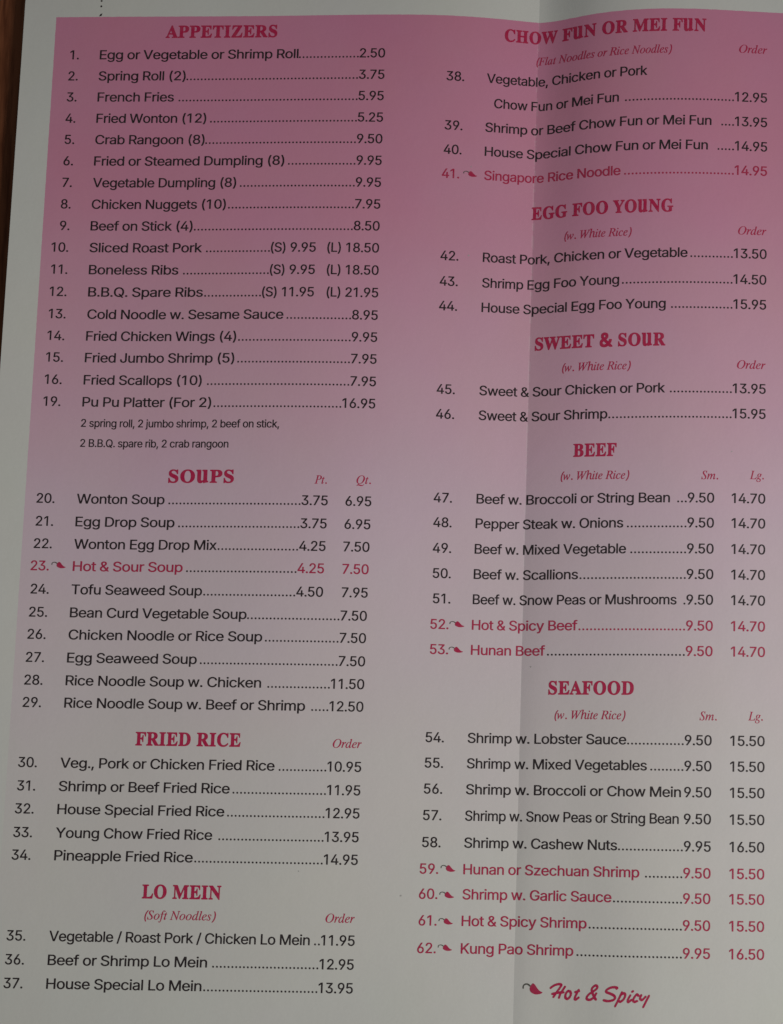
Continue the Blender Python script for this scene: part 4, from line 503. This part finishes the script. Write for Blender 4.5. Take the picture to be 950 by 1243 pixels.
def build_sheet():
    us = sorted(set([round(x, 3) for x in np.concatenate([np.linspace(-141.7, 0, 96), np.linspace(0, 77, 56)])]))
    vs = np.linspace(-162, 139, 121)
    nu, nv = len(us), len(vs)
    # cut edges are never ruler-straight: a hair of irregularity
    uu, vv = np.meshgrid(us, vs, indexing='ij'); uu = uu.copy()
    top = page(uu.ravel(), vv.ravel(), 0); bot = page(uu.ravel(), vv.ravel(), -0.12)
    idx = lambda i, j: i*nv+j
    F = []
    for i in range(nu-1):
        for j in range(nv-1): F.append((idx(i, j), idx(i, j+1), idx(i+1, j+1), idx(i+1, j)))
    T = nu*nv; nt_ = len(F)
    F += [tuple(T+k for k in reversed(f)) for f in F[:nt_]]
    for i in range(nu-1):
        F.append((idx(i, 0), idx(i+1, 0), T+idx(i+1, 0), T+idx(i, 0))); F.append((idx(i+1, nv-1), idx(i, nv-1), T+idx(i, nv-1), T+idx(i+1, nv-1)))
    for j in range(nv-1):
        F.append((idx(0, j+1), idx(0, j), T+idx(0, j), T+idx(0, j+1))); F.append((idx(nu-1, j), idx(nu-1, j+1), T+idx(nu-1, j+1), T+idx(nu-1, j)))
    o = link_mesh('paper_sheet', np.concatenate([top, bot]), F, m_paper, menu)
    me = o.data
    lay = me.uv_layers.new(name='page')
    flat = np.stack([uu.ravel(), vv.ravel()], -1)/100; flat = np.concatenate([flat, flat])
    li = np.empty(len(me.loops), int); me.loops.foreach_get('vertex_index', li)
    lay.data.foreach_set('uv', flat[li].ravel())
    me.polygons.foreach_set('use_smooth', [True]*len(me.polygons))
    k0 = us.index(0.0)
    sharp = [(e.vertices[0] % T)//nv == k0 and (e.vertices[1] % T)//nv == k0 or (e.vertices[0] < T) != (e.vertices[1] < T)
             or (abs((e.vertices[0] % T)//nv-(nu-1)/2) == (nu-1)/2 and abs((e.vertices[1] % T)//nv-(nu-1)/2) == (nu-1)/2)
             for e in me.edges]
    a = me.attributes.new('sharp_edge', 'BOOLEAN', 'EDGE'); a.data.foreach_set('value', sharp)
build_sheet()

# ------------------------------------------------------------------ the print
SY = 4.86; DIGIT = 5.0
def column(table):           # right edge of a price column: (u, v) pairs down the page
    return lambda v: float(np.interp(v, [t[1] for t in table], [t[0] for t in table]))
PRICE_L, PRICE_R, SMALL_R, PINT_L = (column(t) for t in (PRICE_LEFT, PRICE_RIGHT, SMALL_PRICE, PINT_PRICE))
DOT = 0.985
DOTS = {29: 5, 35: 2, 39: 4, 40: 5, 47: 3, 51: 1}          # rows with only a few leader dots
SPACED = {0, 3, 10, 11, 13, 15, 16, 20, 21, 26, 27, 28, 29, 33, 36, 39, 40, 44, 45, 48, 49, 59}
rnd = random.Random(4)
for side, num, name, un, u0, u1, v, prices in ITEMS:
    hot = num < 0; material = m_red if hot else m_black
    p = Print()
    if side == 'N':
        p.text('sans', name, u0, v, 1, 3.95, end=u1); p.build('item_note', m_black, menu); continue
    p.text('sans', name, u0, v, 1, SY, end=u1)
    item = p.build('menu_item', material, menu)
    if hot: item['label'] = 'item line printed in dark red with a chili mark'
    def piece(kind, text, u, mt=material):
        q = Print(); x = q.text('sans', text, u, v, DIGIT, SY, 'r', track=-0.024); q.build(kind, mt, item); return x
    if num: piece('item_number', '%d.' % abs(num), un-(0.4 if hot else 0))
    start = None
    if prices.startswith('S'):
        a = {'9.95': '18.50', '11.95': '21.95'}[prices[1:]]
        piece('price', '(L) '+a, PRICE_L(v)); start = piece('price', '(S) '+prices[1:], SIZE_PRICE)
    elif prices:
        a = prices.split()
        start = piece('price', a[-1], PRICE_L(v) if side == 'L' else PRICE_R(v))
        if len(a) == 2: start = piece('price', a[0], PINT_L(v) if side == 'L' else SMALL_R(v))
    if start is not None and start-u1 > 0.9 and num != 57:
        d = Print(); x = start-0.5; gap = 0.95 if abs(num) in SPACED else 0.42
        left = DOTS.get(abs(num), 99)
        gap = gap if left == 99 else 0.15
        while x > u1+gap and left:
            d.disc(x, v-0.21, 0.255); x -= DOT; left -= 1
        d.build('dot_leader', m_red if num in (-41, -52) else m_dot, item)

for text, u0, u1, v in HEADINGS:
    p = Print()
    p.text('bold', text, u0, v, 1, 7.0, end=u1)
    p.build('section_heading', m_crimson, menu)
for text, u0, u1, v in ITALICS:
    p = Print(); p.text('it', text, u0, v, 1, 4.55, end=u1)
    p.build('section_note' if text[0] == '(' else 'column_heading', m_crimson, menu)
for num, u0, u1, v0, v1 in CHILIES:
    put = lambda S: [[(u0+x*(u1-u0), v0+y*(v1-v0)) for x, y in S]]
    p = Print(); p.shape(put(CHILI_SHAPE)); o = p.build('chili_mark', m_red, menu, 0.033)
    p = Print(); p.shape(put(STEM_SHAPE)); p.build('stem', m_stem, o, 0.03)
p = Print(); p.shape([LEGEND_CHILI]); o = p.build('chili_mark', m_red, menu, 0.033)
p = Print(); p.shape([LEGEND_STEM]); p.build('stem', m_stem, o, 0.03)
p = Print(); p.shape(SPICE_SCRIPT); p.build('spice_legend', m_crimson, menu)
# dotted rule running up out of the tinted panel
p = Print(); v = PANEL_TOP-2.9
p.shape([[(-120.95, PANEL_TOP-.1), (-120.3, PANEL_TOP-.25), (-120.1, PANEL_TOP-.9), (-120.6, PANEL_TOP-.8)]])
while v > -160:
    p.disc(-120.5, v, 0.2 if int(v*7) % 2 else 0.28); v -= 1.5
p.build('dotted_rule', m_dot, menu)
# specks of dirt on the paper
p = Print()
for u, v, r in [(-56.1, 90.3, .2), (2.3, 38.9, .2), (-29.7, 95.9, .28), (-17.4, -67.2, .25), (-17.5, -90.8, .18), (52.8, -15.6, .22)]:
    k = 9; p.add([(u+r*rnd.uniform(.5, 1.2)*math.cos(i*2*math.pi/k), v-r*rnd.uniform(.5, 1.2)*math.sin(i*2*math.pi/k)) for i in range(k)], [(0, i, i+1) for i in range(1, k-1)])
p.build('dirt_speck', m_smudge, menu, 0.02)
